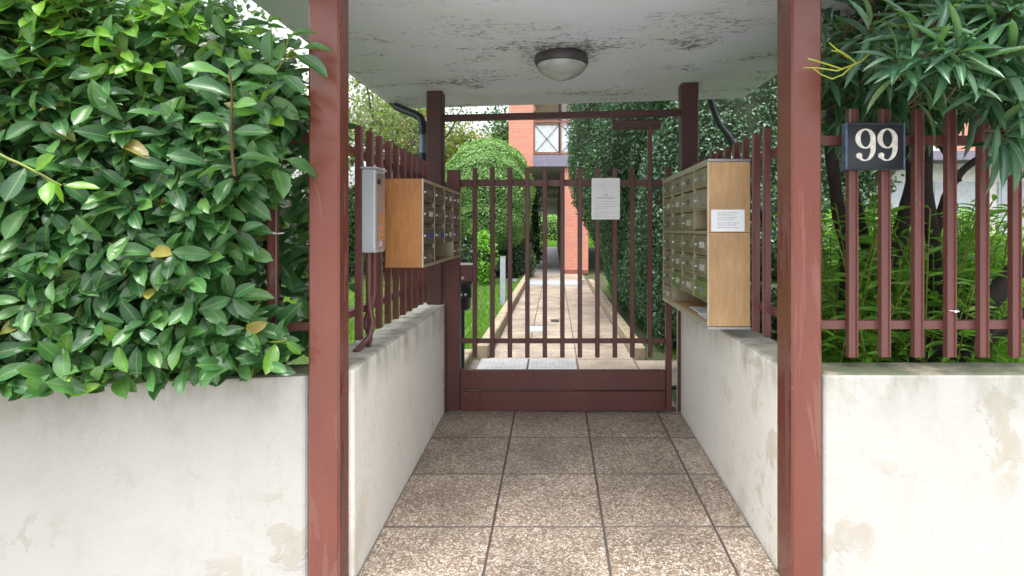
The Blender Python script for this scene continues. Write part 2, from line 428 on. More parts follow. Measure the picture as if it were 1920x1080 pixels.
def batch(T, P, D, N, Sc, Wd=None):
    tv, tf, tuv = T; X, D, N = frames(D, N); n = len(P); Sc = np.asarray(Sc).reshape(n, 1, 1)
    W = Sc if Wd is None else np.asarray(Wd).reshape(n, 1, 1)
    V = P[:, None, :]+tv[None, :, 0:1]*W*X[:, None, :]+tv[None, :, 1:2]*Sc*D[:, None, :]+tv[None, :, 2:3]*Sc*N[:, None, :]
    V = V.reshape(-1, 3); Fq = (tf[None]+(np.arange(n)*len(tv))[:, None, None]).reshape(-1, tf.shape[1])
    return V, Fq, (np.tile(tuv, (n, 1)) if tuv is not None else None)
def leaf_t(width=.4, nv=6, wmax=.55, curl=.12, fold=.10, twist=0, tip=1.0, wav=0):
    """blade of length 1 along +y, midrib at x=0; width = full width"""
    us = (-1, -.55, 0, .55, 1); V = []; UV = []
    for j in range(nv+1):
        t = j/nv
        e = math.log(.5)/math.log(wmax); q = t**e
        wv = math.sin(PI*min(max(q, 0), 1))**.62 if 0 < t < 1 else 0.0
        wv = max(wv, .015)
        for u in us:
            a = abs(u); z = fold*width*a*a*1.6*wv - curl*t*t + wav*math.sin(t*9+u*2)*a*.02
            x = u*width/2*wv; V.append((x+twist*t*t, t*(1-.12*curl), z)); UV.append((.5+u/2*wv, t))
    Fq = [(j*5+i, j*5+i+1, j*5+5+i+1, j*5+5+i) for j in range(nv) for i in range(4)]
    return np.array(V), np.array(Fq), np.array(UV)
TINY = (np.array([(0, 0, 0), (-.28, .45, .10), (0, 1, -.05), (.28, .45, .10)], float), np.array([(0, 2, 1), (0, 3, 2)]), None)
BLADE = (np.array([(-.5, 0, 0), (.5, 0, 0), (-.3, .6, .03), (.3, .6, .03), (0, 1, .12)], float), np.array([(0, 1, 3), (0, 3, 2), (2, 3, 4)]), None)

# ------------------------------------------------------------------ ground, floor, paths
def struct(o, label=None): o['kind'] = 'structure'; return o
g = MB(); g.add([(-250, 4.2, -.03), (250, 4.2, -.03), (250, 400, -.03), (-250, 400, -.03)], [(0, 1, 2, 3)])
g.add([(-250, 2.3, -.034), (-.9, 2.3, -.034), (-.9, 4.2, -.034), (-250, 4.2, -.034)], [(0, 1, 2, 3)])
g.add([(1.02, 2.3, -.034), (250, 2.3, -.034), (250, 4.2, -.034), (1.02, 4.2, -.034)], [(0, 1, 2, 3)])
struct(g.build('lawn_ground', M['soil'], origin=(0, 0, 0)))
g = MB(); g.add([(-250, -250, -.17), (250, -250, -.17), (250, 2.35, -.095), (-250, 2.35, -.095)], [(0, 1, 2, 3)])
struct(g.build('unseen_pavement', M['bounce_pavement'], origin=(0, 0, 0)))
def ramp(Y): return -.04*(3.92-Y) if Y < 3.92 else 0.0
fl = MB(); fl.prism([(-.80, 1.0), (.91, 1.0), (.91, 3.92), (-.80, 3.92)], -.3, -.3)
fl = MB()
fl.add([(-.80, .95, ramp(.95)-.008), (.905, .95, ramp(.95)-.008), (.905, 3.92, -.008), (-.80, 3.92, -.008), (-.80, 4.62, -.008), (.905, 4.62, -.008)], [(0, 1, 2, 3), (3, 2, 5, 4)])
floor = struct(fl.build('passage_floor', M['mortar'], origin=(0, 0, 0)))
def slab(parent, x0, x1, y0, y1, mat, th=.02, gap=.0022, name='tile', tilt=None):
    m = MB(); r = lambda: random.uniform(-.0012, .0012); b = .004
    x0 += gap; x1 -= gap; y0 += gap; y1 -= gap
    zz = [ramp(y)+r() for y in (y0, y0, y1, y1)]
    c = [(x0, y0), (x1, y0), (x1, y1), (x0, y1)]; ci = [(x0+b, y0+b), (x1-b, y0+b), (x1-b, y1-b), (x0+b, y1-b)]
    v = [(c[i][0], c[i][1], zz[i]-th) for i in range(4)]+[(c[i][0], c[i][1], zz[i]-.004) for i in range(4)]+[(ci[i][0], ci[i][1], zz[i]) for i in range(4)]
    f = [(i, (i+1) % 4, 4+(i+1) % 4, 4+i) for i in range(4)]+[(4+i, 4+(i+1) % 4, 8+(i+1) % 4, 8+i) for i in range(4)]+[(8, 9, 10, 11)]
    m.add(v, f[:4], 1); m.add(v, f[4:8], 1); m.add(v, f[8:], 0); return m.build(name, [mat, M['mortar']], parent)
xs = [-.776, -.28, .22, .72, .887]
ysr = [1.03, 1.53, 2.03, 2.53, 3.03, 3.51, 4.0]
for a in range(len(xs)-1):
    for b in range(len(ysr)-1):
        dy = -.03*(a-1) if 0 < b < len(ysr)-2 else 0
        slab(floor, xs[a], xs[a+1], ysr[b], min(ysr[b+1], 3.915), M['tile'])
        if b == len(ysr)-2: slab(floor, xs[a], xs[a+1], 3.92, 4.6, M['tile'])
pm = MB(); pm.add([(-.92, 4.62, -.010), (1.5, 4.62, -.010), (1.5, 5.55, -.010), (-.92, 5.55, -.010)], [(0, 1, 2, 3)])
pm.add([(-.70, 5.55, -.010), (.82, 5.55, -.010), (.82, 16.2, -.010), (-.70, 16.2, -.010)], [(0, 1, 2, 3)])
path = struct(pm.build('garden_path', M['mortar'], origin=(0, 0, 0)))
xp = [-.65, -.28, .22, .78]
y = 4.62; rows = [4.62, 5.11, 5.56, 6.06, 6.56]
while rows[-1] < 12.9: rows.append(rows[-1]+.5)
rows[-1] = 12.95
for b in range(len(rows)-1):
    lo = [-.80]+xp[1:] if b < 2 else xp
    for a in range(3):
        if b == 1 and a < 2: continue
        if b == 1 and a == 2: slab(path, .22, .78, rows[b], rows[b+1], M['tile2'], gap=.003); continue
        slab(path, lo[a], lo[a+1], rows[b], rows[b+1], M['tile2'], gap=.003)
slab(path, .78, 1.45, 4.62, 5.5, M['tile2'])
boxpart('paving_strip', M['plateblue'], path, -.62, .60, 13.0, 14.1, -.02, .004)
y = 14.12
while y < 16.0:
    for a in range(3): slab(path, xp[a], xp[a+1], y, y+.68, M['tile2'], gap=.003)
    y += .69
boxpart('paving_strip', M['plateblue'], path, -3.2, -.66, 13.9, 14.7, -.03, .003)
# lighter inspection slab and drain slot
boxpart('inspection_slab', M['plateblue'], path, -.33, -.085, 7.05, 7.42, -.01, .006)
boxpart('drain_slot', M['dark'], path, -.055, .06, 7.78, 7.98, -.01, .005)
# access covers behind gate
for i, (x0, x1) in enumerate(((-.72, -.263), (-.243, .205))):
    t = thing('access_cover', ((x0+x1)/2, 5.33, 0), ['light checkered steel access cover behind the gate, nearest the lawn kerb', 'light checkered steel access cover behind the gate, toward the middle of the path'][i], 'access cover', 'steel access covers set in the path')
    boxpart('frame', M['mortar'], t, x0-.012, x1+.012, 5.115, 5.555, -.02, .004)
    boxpart('plate', M['checker'], t, x0, x1, 5.13, 5.54, .0, .012, bev=.003)
    boxpart('lifting_hole', M['dark'], t, (x0+x1)/2-.012, (x0+x1)/2+.012, 5.33, 5.345, .012, .0135)
# kerbs
def kerb(x0, x1, ya, yb, h, label):
    n = max(1, int(round((yb-ya)/1.0)))
    t = thing('kerb', ((x0+x1)/2, ya, 0), label, 'kerb')
    for i in range(n):
        a = ya+(yb-ya)*i/n; b = ya+(yb-ya)*(i+1)/n; d = random.uniform(-.004, .004)
        boxpart('kerb_stone', M['kerb'], t, x0+d, x1+d, a+.003, b-.003, -.05, h+random.uniform(-.004, .004), bev=.012)
kerb(-.78, -.66, 5.60, 15.9, .13, 'long stone kerb between the left lawn and the garden path')
kerb(-.93, -.81, 4.62, 5.58, .10, 'short low stone kerb beside the access covers behind the gate')
kerb(.785, .905, 5.56, 13.2, .12, 'stone kerb at the foot of the tall right hedge')

# ------------------------------------------------------------------ walls
ZT = ZC-.535
def wall_part(name, pts, mat, par):  # walls are split so street and passage carry different light compensation
    m = MB(); m.prism(pts, -.25, ZT); o = m.build(name, mat, par); fixn(o); bevel(o, .018, 3)
LS = .165
def lfront(X): return 2.075+LS*(X+.92)
def lcen(X): return 2.165+LS*(X+.92)
wl = thing('garden_wall', (-1.0, 2.2, 0), 'low cream plastered wall under the laurel hedge, turning in along the left of the passage', 'wall')
wall_part('passage_section', [(-.777, 2.162), (-.777, 4.09), (-.962, 4.09), (-.962, 2.257), (-.914, 2.257), (-.914, 2.162)], M['wall_in_lit'], wl)
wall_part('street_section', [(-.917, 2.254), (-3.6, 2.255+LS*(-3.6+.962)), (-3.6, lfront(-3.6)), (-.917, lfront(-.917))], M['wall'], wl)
wl = thing('garden_wall', (1.0, 2.2, 0), 'low white plastered wall below the house number, turning in along the right of the passage', 'wall')
wall_part('passage_section', [(.8885, 2.235), (1.0, 2.235), (1.0, 2.27), (1.072, 2.27), (1.072, 4.09), (.8885, 4.09)], M['wall_in_lit'], wl)
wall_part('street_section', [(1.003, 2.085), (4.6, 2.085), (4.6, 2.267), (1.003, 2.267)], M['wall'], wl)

# ------------------------------------------------------------------ canopy with posts
cz = lambda X: ZC+1.009+.0304*X
cp = thing('entrance_canopy', (0, 3.0, 0), 'flat concrete canopy with mouldy white underside on four red-brown steel posts', 'canopy')
m = MB(); x0, x1, y0, y1 = -1.30, 1.53, 1.62, 4.56; e = .05
pts = []
for (a, b, d) in ((0, 0, .012), (e, e, 0)):
    pts += [(x0+a, y0+b, cz(x0+a)+d), (x1-a, y0+b, cz(x1-a)+d), (x1-a, y1-b, cz(x1-a)+d), (x0+a, y1-b, cz(x0+a)+d)]
top = [(p[0], p[1], p[2]+.15) for p in pts[:4]]
m.add(pts+top, [(4, 7, 6, 5)]+[(i, 4+i, 4+(i+1) % 4, (i+1) % 4) for i in range(4)]+[(i, (i+1) % 4, 8+(i+1) % 4, 8+i) for i in range(4)]+[(8, 9, 10, 11)])
fixn(m.build('roof_slab', M['soffit'], cp))
def post(x0, x1, y0, y1, z0, z1, mat):
    b = boxpart('post', mat, cp, x0, x1, y0, y1, z0, z1, bev=.008); return b
post(-.904, -.789, 2.05, 2.152, -.09, cz(-.85)+.005, M['post'])
post(.8815, .9945, 2.08, 2.225, -.09, cz(.94)+.005, M['post'])
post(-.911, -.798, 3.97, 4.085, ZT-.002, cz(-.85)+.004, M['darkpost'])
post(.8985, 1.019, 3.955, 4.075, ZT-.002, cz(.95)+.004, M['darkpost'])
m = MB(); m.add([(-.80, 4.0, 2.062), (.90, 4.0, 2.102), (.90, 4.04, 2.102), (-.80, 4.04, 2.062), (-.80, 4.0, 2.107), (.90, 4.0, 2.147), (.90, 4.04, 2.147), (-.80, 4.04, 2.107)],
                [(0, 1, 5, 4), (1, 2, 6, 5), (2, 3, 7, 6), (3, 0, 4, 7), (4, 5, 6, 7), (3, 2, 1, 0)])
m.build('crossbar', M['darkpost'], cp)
for xx in (-.905, -.777): pass
# rain pipe under the back corner
dp = thing('drainpipe', (-.985, 4.2, 0), 'grey-blue rain pipe with dark elbow beside the left rear post', 'drainpipe')
m = MB(); m.tube([(-1.26, 4.34, 2.275), (-1.22, 4.33, 2.235), (-1.16, 4.30, 2.205), (-1.07, 4.25, 2.165), (-1.01, 4.21, 2.13), (-.992, 4.2, 2.09), (-.99, 4.2, 2.02)], [.030]*7, 14); m.build('elbow', M['pipe_dark'], dp)
m = MB(); m.tube([(-.99, 4.2, -.03), (-.99, 4.2, 1.0), (-.99, 4.2, 2.03)], .027, 14); m.build('pipe', M['pipe'], dp)
m = MB(); m.tube([(-.99, 4.2, 1.80), (-.99, 4.2, 1.86)], .033, 14); m.tube([(-.99, 4.2, 2.0), (-.99, 4.2, 2.04)], .034, 14); m.build('collar', M['pipe_dark'], dp)
m = MB(); m.box(-1.06, -.99, 4.185, 4.20, 1.81, 1.85); m.build('bracket', M['dark'], dp)

# ceiling lamp
lz = cz(.04); lamp = thing('ceiling_lamp', (.04, 3.26, lz), 'round ceiling lamp with dark rim and opal glass bowl, unlit', 'lamp')
m = MB(); m.lathe([(0, .002), (.148, .002), (.155, -.012), (.157, -.040), (.150, -.058), (.138, -.060), (0, -.060)], (.04, 3.26, lz), 40); m.build('base_ring', M['lampbase'], lamp)
m = MB(); pr = [(.144*(1-(i/12)**1.9)**.8, -.058-.088*(i/12)) for i in range(13)]; m.lathe(pr, (.04, 3.26, lz), 40); m.build('glass_bowl', M['glass'], lamp)
m = MB(); m.lathe([(.0, -.148), (.012, -.148), (.014, -.156), (0, -.160)], (.04, 3.26, lz), 12); m.build('finial', M['alu'], lamp)

# ------------------------------------------------------------------ fences
BW = .036
def bar_mesh(z0, z1):
    # U channel with a grooved face; local: face toward -y
    h = BW/2; pr = [(-h, .026), (-h, 0), (-h+.006, -.003), (-h+.009, .004), (h-.009, .004), (h-.006, -.003), (h, 0), (h, .026), (h-.004, .026), (h-.004, .010), (-h+.004, .010), (-h+.004, .026)]
    m = MB(); n = len(pr); v = [(a, b, z0) for a, b in pr]+[(a, b, z1) for a, b in pr]
    m.add(v, [(i, (i+1) % n, n+(i+1) % n, n+i) for i in range(n)]+[tuple(range(n))[::-1], tuple(range(n, 2*n))])
    return m
BAR = fixn_mesh = None
def get_bar():
    global BAR
    if BAR is None:
        o = bar_mesh(ZC-.493, ZC+.462).build('bar', M['bar'], None, (0, 0, 0)); fixn(o); BAR = o.data; bpy.data.objects.remove(o)
    return BAR
def fence(label, p0, d, n, pitch, rail_ext, flip=1):
    """p0: first bar centre; d: unit direction in plan; bars face normal side"""
    d = Vector((d[0], d[1], 0)).normalized(); ang = math.atan2(d.y, d.x)
    t = thing('railing_fence', (p0[0], p0[1], ZT), label, 'fence', 'red-brown bar fences standing on the low walls')
    nrm = Vector((d.y, -d.x, 0))*flip          # facing side
    for i in range(n):
        q = Vector((p0[0], p0[1], 0))+d*pitch*i
        o = link('bar', get_bar(), t, (q.x+nrm.x*.012, q.y+nrm.y*.012, 0)); o.rotation_euler.z = math.atan2(nrm.y, nrm.x)+PI/2+random.uniform(-.012, .012)
        o.rotation_euler.x = random.uniform(-.002, .002)
    for zc_, th in ((ZC+.347, .036), (ZC-.372, .032)):
        a = Vector((p0[0], p0[1], 0))-d*rail_ext[0]; b = Vector((p0[0], p0[1], 0))+d*(pitch*(n-1)+rail_ext[1])
        a -= nrm*.014; b -= nrm*.014; k = -nrm*.03
        m = MB(); c = [a, b, b+k, a+k]; v = [(p.x, p.y, zc_-th/2) for p in c]+[(p.x, p.y, zc_+th/2) for p in c]
        m.add(v, [(0, 1, 5, 4), (1, 2, 6, 5), (2, 3, 7, 6), (3, 0, 4, 7), (4, 5, 6, 7), (3, 2, 1, 0)]); fixn(m.build('rail', M['bar'], t))
    return t
fence('bar fence on the street wall to the right, carrying the number plate', (1.149, 2.165), (1, 0), 22, .1262, (.155, .05))
fence('bar fence on the right passage wall, behind the pale mailboxes', (.972, 2.57), (0, 1), 10, .144, (.30, .05), -1)
fence('bar fence on the left passage wall, behind the orange mailboxes', (-.876, 2.508), (0, 1), 10, .1445, (.33, .05), 1)
X0 = -1.062
tl = fence('bar fence on the street wall to the left, half buried in laurel', (X0, lcen(X0)-.03), (-1, -LS), 17, .128, (.155, .05), -1)

# ------------------------------------------------------------------ gate
GY = 3.93
gt = thing('entrance_gate', (.0, GY, 0), 'red-brown steel gate with vertical bars and a solid kick panel, closed across the passage', 'gate')
def gx(x): return (x-VX)/F*GY
def gz(y): return ZC-(y-VY)/F*GY
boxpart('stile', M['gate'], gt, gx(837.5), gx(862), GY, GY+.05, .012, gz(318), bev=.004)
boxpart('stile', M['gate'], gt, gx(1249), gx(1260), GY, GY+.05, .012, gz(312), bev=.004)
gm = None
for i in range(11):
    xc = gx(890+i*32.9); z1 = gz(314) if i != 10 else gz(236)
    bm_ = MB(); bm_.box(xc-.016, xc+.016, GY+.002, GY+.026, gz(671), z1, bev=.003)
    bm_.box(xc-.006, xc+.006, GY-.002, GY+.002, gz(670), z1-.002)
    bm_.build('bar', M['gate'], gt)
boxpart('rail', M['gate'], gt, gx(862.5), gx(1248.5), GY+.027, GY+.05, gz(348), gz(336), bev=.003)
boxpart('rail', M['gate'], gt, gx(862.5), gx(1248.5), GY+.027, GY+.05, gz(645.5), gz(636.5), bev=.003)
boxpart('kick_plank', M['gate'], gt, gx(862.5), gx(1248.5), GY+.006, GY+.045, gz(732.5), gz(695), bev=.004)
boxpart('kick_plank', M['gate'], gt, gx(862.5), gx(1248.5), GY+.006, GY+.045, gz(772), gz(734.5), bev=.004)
lb = boxpart('lock_box', M['gate'], gt, gx(862.5), gx(886), GY+.006, GY+.06, gz(528), gz(497), bev=.003)
boxpart('lock_cap', M['render_white'], lb, gx(862.8), gx(886), GY+.004, GY+.065, gz(497), gz(493.5))
m = MB(); m.tube([(gx(867.5), GY+.008, gz(521)), (gx(867.5), GY-.006, gz(521))], .011, 14); m.build('lock_cylinder', M['cab_edge_r'], lb)
for zz in (1.45, .62, .12):
    m = MB(); m.tube([(gx(835.5), GY+.012, zz-.025), (gx(835.5), GY+.012, zz+.025)], .008, 10); m.build('hinge', M['gate'], gt)
m = MB(); m.box(gx(1258.5), gx(1268), GY+.005, GY+.035, .008, .035, bev=.004); m.build('floor_stop', M['gate'], gt)
jb = thing('gate_jamb', (-.767, 3.95, 0), 'thin brown steel jamb between the left wall and the gate', 'jamb', 'gate jambs'); boxpart('jamb_strip', M['darkpost'], jb, -.776, -.760, 3.94, 3.965, 0, 1.62)
jb = thing('gate_jamb', (.88, 3.95, 0), 'thin brown steel jamb between the right wall and the gate', 'jamb', 'gate jambs'); boxpart('jamb_strip', M['darkpost'], jb, .868, .887, 3.94, 3.965, 0, 1.55)
cl = thing('gate_closer', (.6, 4.0, 2.0), 'dark brown closer housing hanging under the crossbar above the gate', 'closer')
boxpart('housing', M['darkpost'], cl, gx(1150), gx(1242), 3.99, 4.05, gz(238), gz(222), bev=.004)
boxpart('arm', M['darkpost'], cl, gx(1196), gx(1204), 4.01, 4.03, gz(222), gz(213))
boxpart('lip', M['gate'], cl, gx(1149), gx(1243), 3.984, 3.99, gz(228), gz(225))

# text helper
def text_mesh(body, size, parent, loc, mat, align='CENTER', rz=0, name='lettering'):
    cu = bpy.data.curves.new('txt', 'FONT'); cu.body = body; cu.size = size; cu.align_x = align; cu.align_y = 'CENTER'; cu.extrude = .0004; cu.resolution_u = 3
    to = bpy.data.objects.new('txt', cu); COL.objects.link(to)
    dg = bpy.context.evaluated_depsgraph_get(); me = bpy.data.meshes.new_from_object(to.evaluated_get(dg))
    bpy.data.objects.remove(to); me.materials.clear(); me.materials.append(mat)
    me.transform(Matrix.Rotation(rz, 4, 'Z') @ Matrix.Rotation(PI/2, 4, 'X'))
    return link(name, me, parent, loc)
def dashes(parent, xa, xb, yy, zs, mat, h=.0028, name='small_print'):
    m = MB()
    for (z, fr) in zs:
        x = xa; end = xa+(xb-xa)*fr
        while x < end-.004:
            wd = min(random.uniform(.006, .022), end-x); m.box(x, x+wd, yy-.0006, yy, z-h/2, z+h/2); x += wd+.0035
    return m.build(name, mat, parent)
nt_ = thing('notice_board', (gx(1135), GY-.012, gz(411)), 'white rounded notice board fixed to the gate bars', 'notice')
m = MB(); xa, xb, za, zb = gx(1109), gx(1162), gz(411.5), gz(334); r = .008
pts = []
for cx, czz, a0 in ((xb-r, zb-r, 0), (xa+r, zb-r, 90), (xa+r, za+r, 180), (xb-r, za+r, 270)):
    for k in range(5): a = math.radians(a0+k*22.5); pts.append((cx+r*math.cos(a), czz+r*math.sin(a)))
n = len(pts); v = [(p[0], GY-.010, p[1]) for p in pts]+[(p[0], GY-.002, p[1]) for p in pts]
m.add(v, [tuple(range(n)), tuple(range(n, 2*n))[::-1]]+[(i, (i+1) % n, n+(i+1) % n, n+i) for i in range(n)]); fixn(m.build('board', M['paper'], nt_))
xm = (xa+xb)/2
text_mesh('AREA', .0135, nt_, (xm, GY-.0108, gz(366)), M['ink'])
text_mesh('VIDEOSORVEGLIATA', .0135, nt_, (xm, GY-.0108, gz(371.5)), M['ink'])
dashes(nt_, xa+.02, xb-.015, GY-.0102, [(gz(378), .9), (gz(383), .97), (gz(387.5), .95), (gz(391), .5), (gz(399), .98), (gz(402.5), .6), (gz(406), .9)], M['label'])
m = MB()
for k in range(20):
    a, b = 2*PI*k/20, 2*PI*(k+1)/20
    if k in (3, 4): continue
    cx, czz = xm-.02, gz(347); m.add([(cx+rr*math.cos(t), GY-.0104, czz+rr*math.sin(t)) for rr, t in ((.008, a), (.008, b), (.012, b), (.012, a))], [(0, 1, 2, 3)])
m.build('emblem', M['label'], nt_)
m = MB(); m.tube([(xm-.02, GY-.012, gz(335.5)), (xm-.02, GY-.009, gz(335.5))], .004, 8); m.build('screw', M['alu'], nt_)

# ------------------------------------------------------------------ mailboxes
def mailbox(side, label, y0, y1, xb, xf, z0, zrows, cols, present, matwood, matdoor, matedge, special):
    s = 1 if side == 'L' else -1      # outward = +s in x
    name = 'mailbox_block'
    t = thing(name, ((xb+xf)/2, y0, z0), label, 'mailboxes')
    th = .015; rowh = zrows[0]; nr = zrows[1]; z1 = z0+rowh*nr
    def X(w): return xf - s*w           # w = depth behind the front edge
    def bx(nm, mat, w0, w1, ya, yb, za, zb, par=t, bev=.0015):
        a, b = sorted((X(w0), X(w1))); return boxpart(nm, mat, par, a, b, ya, yb, za, zb, bev=bev)
    D = abs(xf-xb)
    splits = special.get('split', [])
    segs = [0]+splits+[nr]               # rows counted from the bottom
    for a, b in zip(segs[:-1], segs[1:]):
        za, zb = z0+a*rowh+.001, z0+b*rowh-.001
        bx('side_panel', matwood, .004, D, y0, y0+th, za, zb); bx('side_panel', matwood, .004, D, y1-th, y1, za, zb)
        bx('edge_trim', M['wood_edge'], -.002, .0035, y0-.001, y0+th, za, zb)
        bx('edge_trim', matedge, -.002, .0035, y1-th, y1+.001, za, zb)
    bx('back_panel', matwood, D-.008, D, y0+th, y1-th, z0+th, z1-th)
    for zz in [z0, z1-th]+[z0+q*rowh-th/2 for q in splits]:
        bx('shelf', matwood, .004, D-.009, y0+th+.0005, y1-th-.0005, zz, zz+th)
        bx('edge_trim', matedge, -.002, .0035, y0+th+.0005, y1-th-.0005, zz, zz+th)
    if special.get('caps'):
        bx('metal_cap', M['alu'], -.003, D+.002, y0-.003, y1+.003, z1+.0005, z1+.014); bx('metal_cap', M['alu'], -.003, D+.002, y0-.003, y1+.003, z0-.014, z0-.0005)
    cw = (y1-y0-th)/cols
    for c in range(1, cols):
        yc = y0+th/2+cw*c
        for a, b in zip(segs[:-1], segs[1:]):
            za, zb = z0+a*rowh+th, z0+b*rowh-th
            lowopen = [r for r in range(a, b) if not present(r, c-1) and not present(r, c)]
            if lowopen: za = z0+(max(lowopen)+1)*rowh
            bx('divider', matedge, 0, D-.01, yc-.006, yc+.006, za, zb)
    for r in range(nr):
        for c in range(cols):
            ya = y0+th/2+cw*c+.0075; yb = y0+th/2+cw*(c+1)-.0075; za = z0+r*rowh+.006; zb = z0+(r+1)*rowh-.006
            if not present(r, c):
                continue
            if r > 0: bx('rack_shelf', matedge if side == 'R' else M['brown_metal'], .002, D-.01, ya-.001, yb+.001, za-.006, za-.002)
            md = special.get('doors', {}).get((r, c), matdoor)
            d = bx('letterbox', md, .002, .10, ya, yb, za, zb-.016, bev=.003)
            bx('flap', md, .012, .020, ya+.004, yb-.004, zb-.015, zb-.001, d, .001)
            bx('door_rim', md, -.001, .0025, ya+.012, yb-.012, za+.008, za+.0105, d, 0)
            ky = ya+.035 if side == 'L' else yb-.035
            m = MB(); kz = (za+zb)/2-.008; m.tube([(X(.003), ky, kz), (X(-.006), ky, kz)], [.0085, .0075], 12); m.build('lock', M['alu'], d)
            wy = (ya+yb)/2+(.035 if side == 'L' else -.035)
            fr = bx('window_frame', md, -.002, .0025, wy-.062, wy+.062, za+.022, zb-.034, d, .001)
            wm = M['window'] if random.random() < .7 else M['label']
            if (r, c) in special.get('blue', ()): wm = M['blue']
            bx('name_card', wm, -.0035, -.0018, wy-.045, wy+.045, za+.030, zb-.042, d, 0)
    return t
pl = lambda r, c: not (r == 0 and c in (1, 2))
mailbox('L', 'orange plywood mailbox cabinet with dark metal letterboxes on the left fence', 2.79, 3.925, -.845, -.658, ZC-.192, (.1115, 4), 4, pl, M['wood_l'], M['brown_metal'], M['cab_edge_r'],
        {'blue': ((1, 0), (1, 1), (1, 3))})
pr_ = lambda r, c: not ((r == 0 and c in (0, 1, 2)) or (r == 4 and c == 0))
mailbox('R', 'tall pale plywood mailbox cabinet with olive gold letterboxes on the right fence', 2.718, 3.857, .950, .7455, ZC-.472, (.1143, 7), 4, pr_, M['wood_r'], M['gold_metal'], M['cab_edge_r'],
        {'split': [4], 'caps': True, 'doors': {(1, 2): M['green_metal'], (1, 0): M['green_metal']}})
# loose mail on open shelf and a white-trimmed edge on the left block
ml = MB(); ml.box(.77, .93, 2.80, 3.02, ZC-.456, ZC-.452); ml.box(.78, .92, 2.98, 3.25, ZC-.4525, ZC-.448); o = ml.build('leaflet_stack', M['paper']); tag(o, 'few white leaflets lying in the open bottom tray of the pale mailboxes', 'leaflets')
nn = thing('paper_notice', (.85, 2.716, ZC-.01), 'white printed notice taped to the side of the pale mailbox cabinet', 'notice')
kx = lambda x: (x-VX)/F*2.716; kz = lambda y: ZC-(y-VY)/F*2.716
boxpart('sheet', M['paper'], nn, kx(1333.5), kx(1396), 2.7145, 2.7165, kz(434), kz(393))
dashes(nn, kx(1345), kx(1386), 2.7143, [(kz(399), 1), (kz(403), .8), (kz(408), .9), (kz(412), .75), (kz(418), 1), (kz(422), .9), (kz(427), 1)], M['ink'], .0022)

# ------------------------------------------------------------------ intercom box
ic = thing('intercom_box', (-.83, 2.5, ZC-.1), 'grey metal intercom box with a column of orange labelled buttons on the left fence', 'intercom')
boxpart('casing', M['grey_box'], ic, -.862, -.800, 2.492, 2.64, ZC-.105, ZC+.270, bev=.006)
boxpart('hood', M['grey_box'], ic, -.866, -.790, 2.487, 2.646, ZC+.2705, ZC+.279, bev=.003)
pn = boxpart('front_plate', M['alu'], ic, -.7995, -.797, 2.502, 2.632, ZC-.09, ZC+.255, bev=.001)
m = MB(); m.tube([(-.797, 2.53, ZC+.215), (-.789, 2.53, ZC+.215)], .013, 14); m.build('keyhole', M['dark'], pn)
for k in range(5):
    boxpart('name_label', M['orange'], pn, -.797, -.7955, 2.55, 2.61, ZC+.060-k*.027-.010, ZC+.060-k*.027+.010)
boxpart('call_button', M['alu'], pn, -.797, -.790, 2.555, 2.605, ZC-.080, ZC-.052, bev=.002)
cb = MB(); cb.tube([(-.84, 2.53, ZC-.10), (-.84, 2.53, ZC-.2), (-.842, 2.535, ZC-.30), (-.835, 2.53, ZC-.36), (-.82, 2.52, ZC-.42), (-.83, 2.51, ZC-.48), (-.858, 2.47, ZC-.52), (-.87, 2.44, ZC-.534)], .013, 10)
cb.tube([(-.83, 2.575, ZC-.10), (-.83, 2.575, ZC-.30), (-.845, 2.56, ZC-.36), (-.86, 2.54, ZC-.42), (-.84, 2.55, ZC-.50), (-.85, 2.55, ZC-.534)], .012, 10)
tag(cb.build('cable_conduit', M['bar']), 'pair of bent brown cable conduits hanging below the grey intercom box', 'conduit')

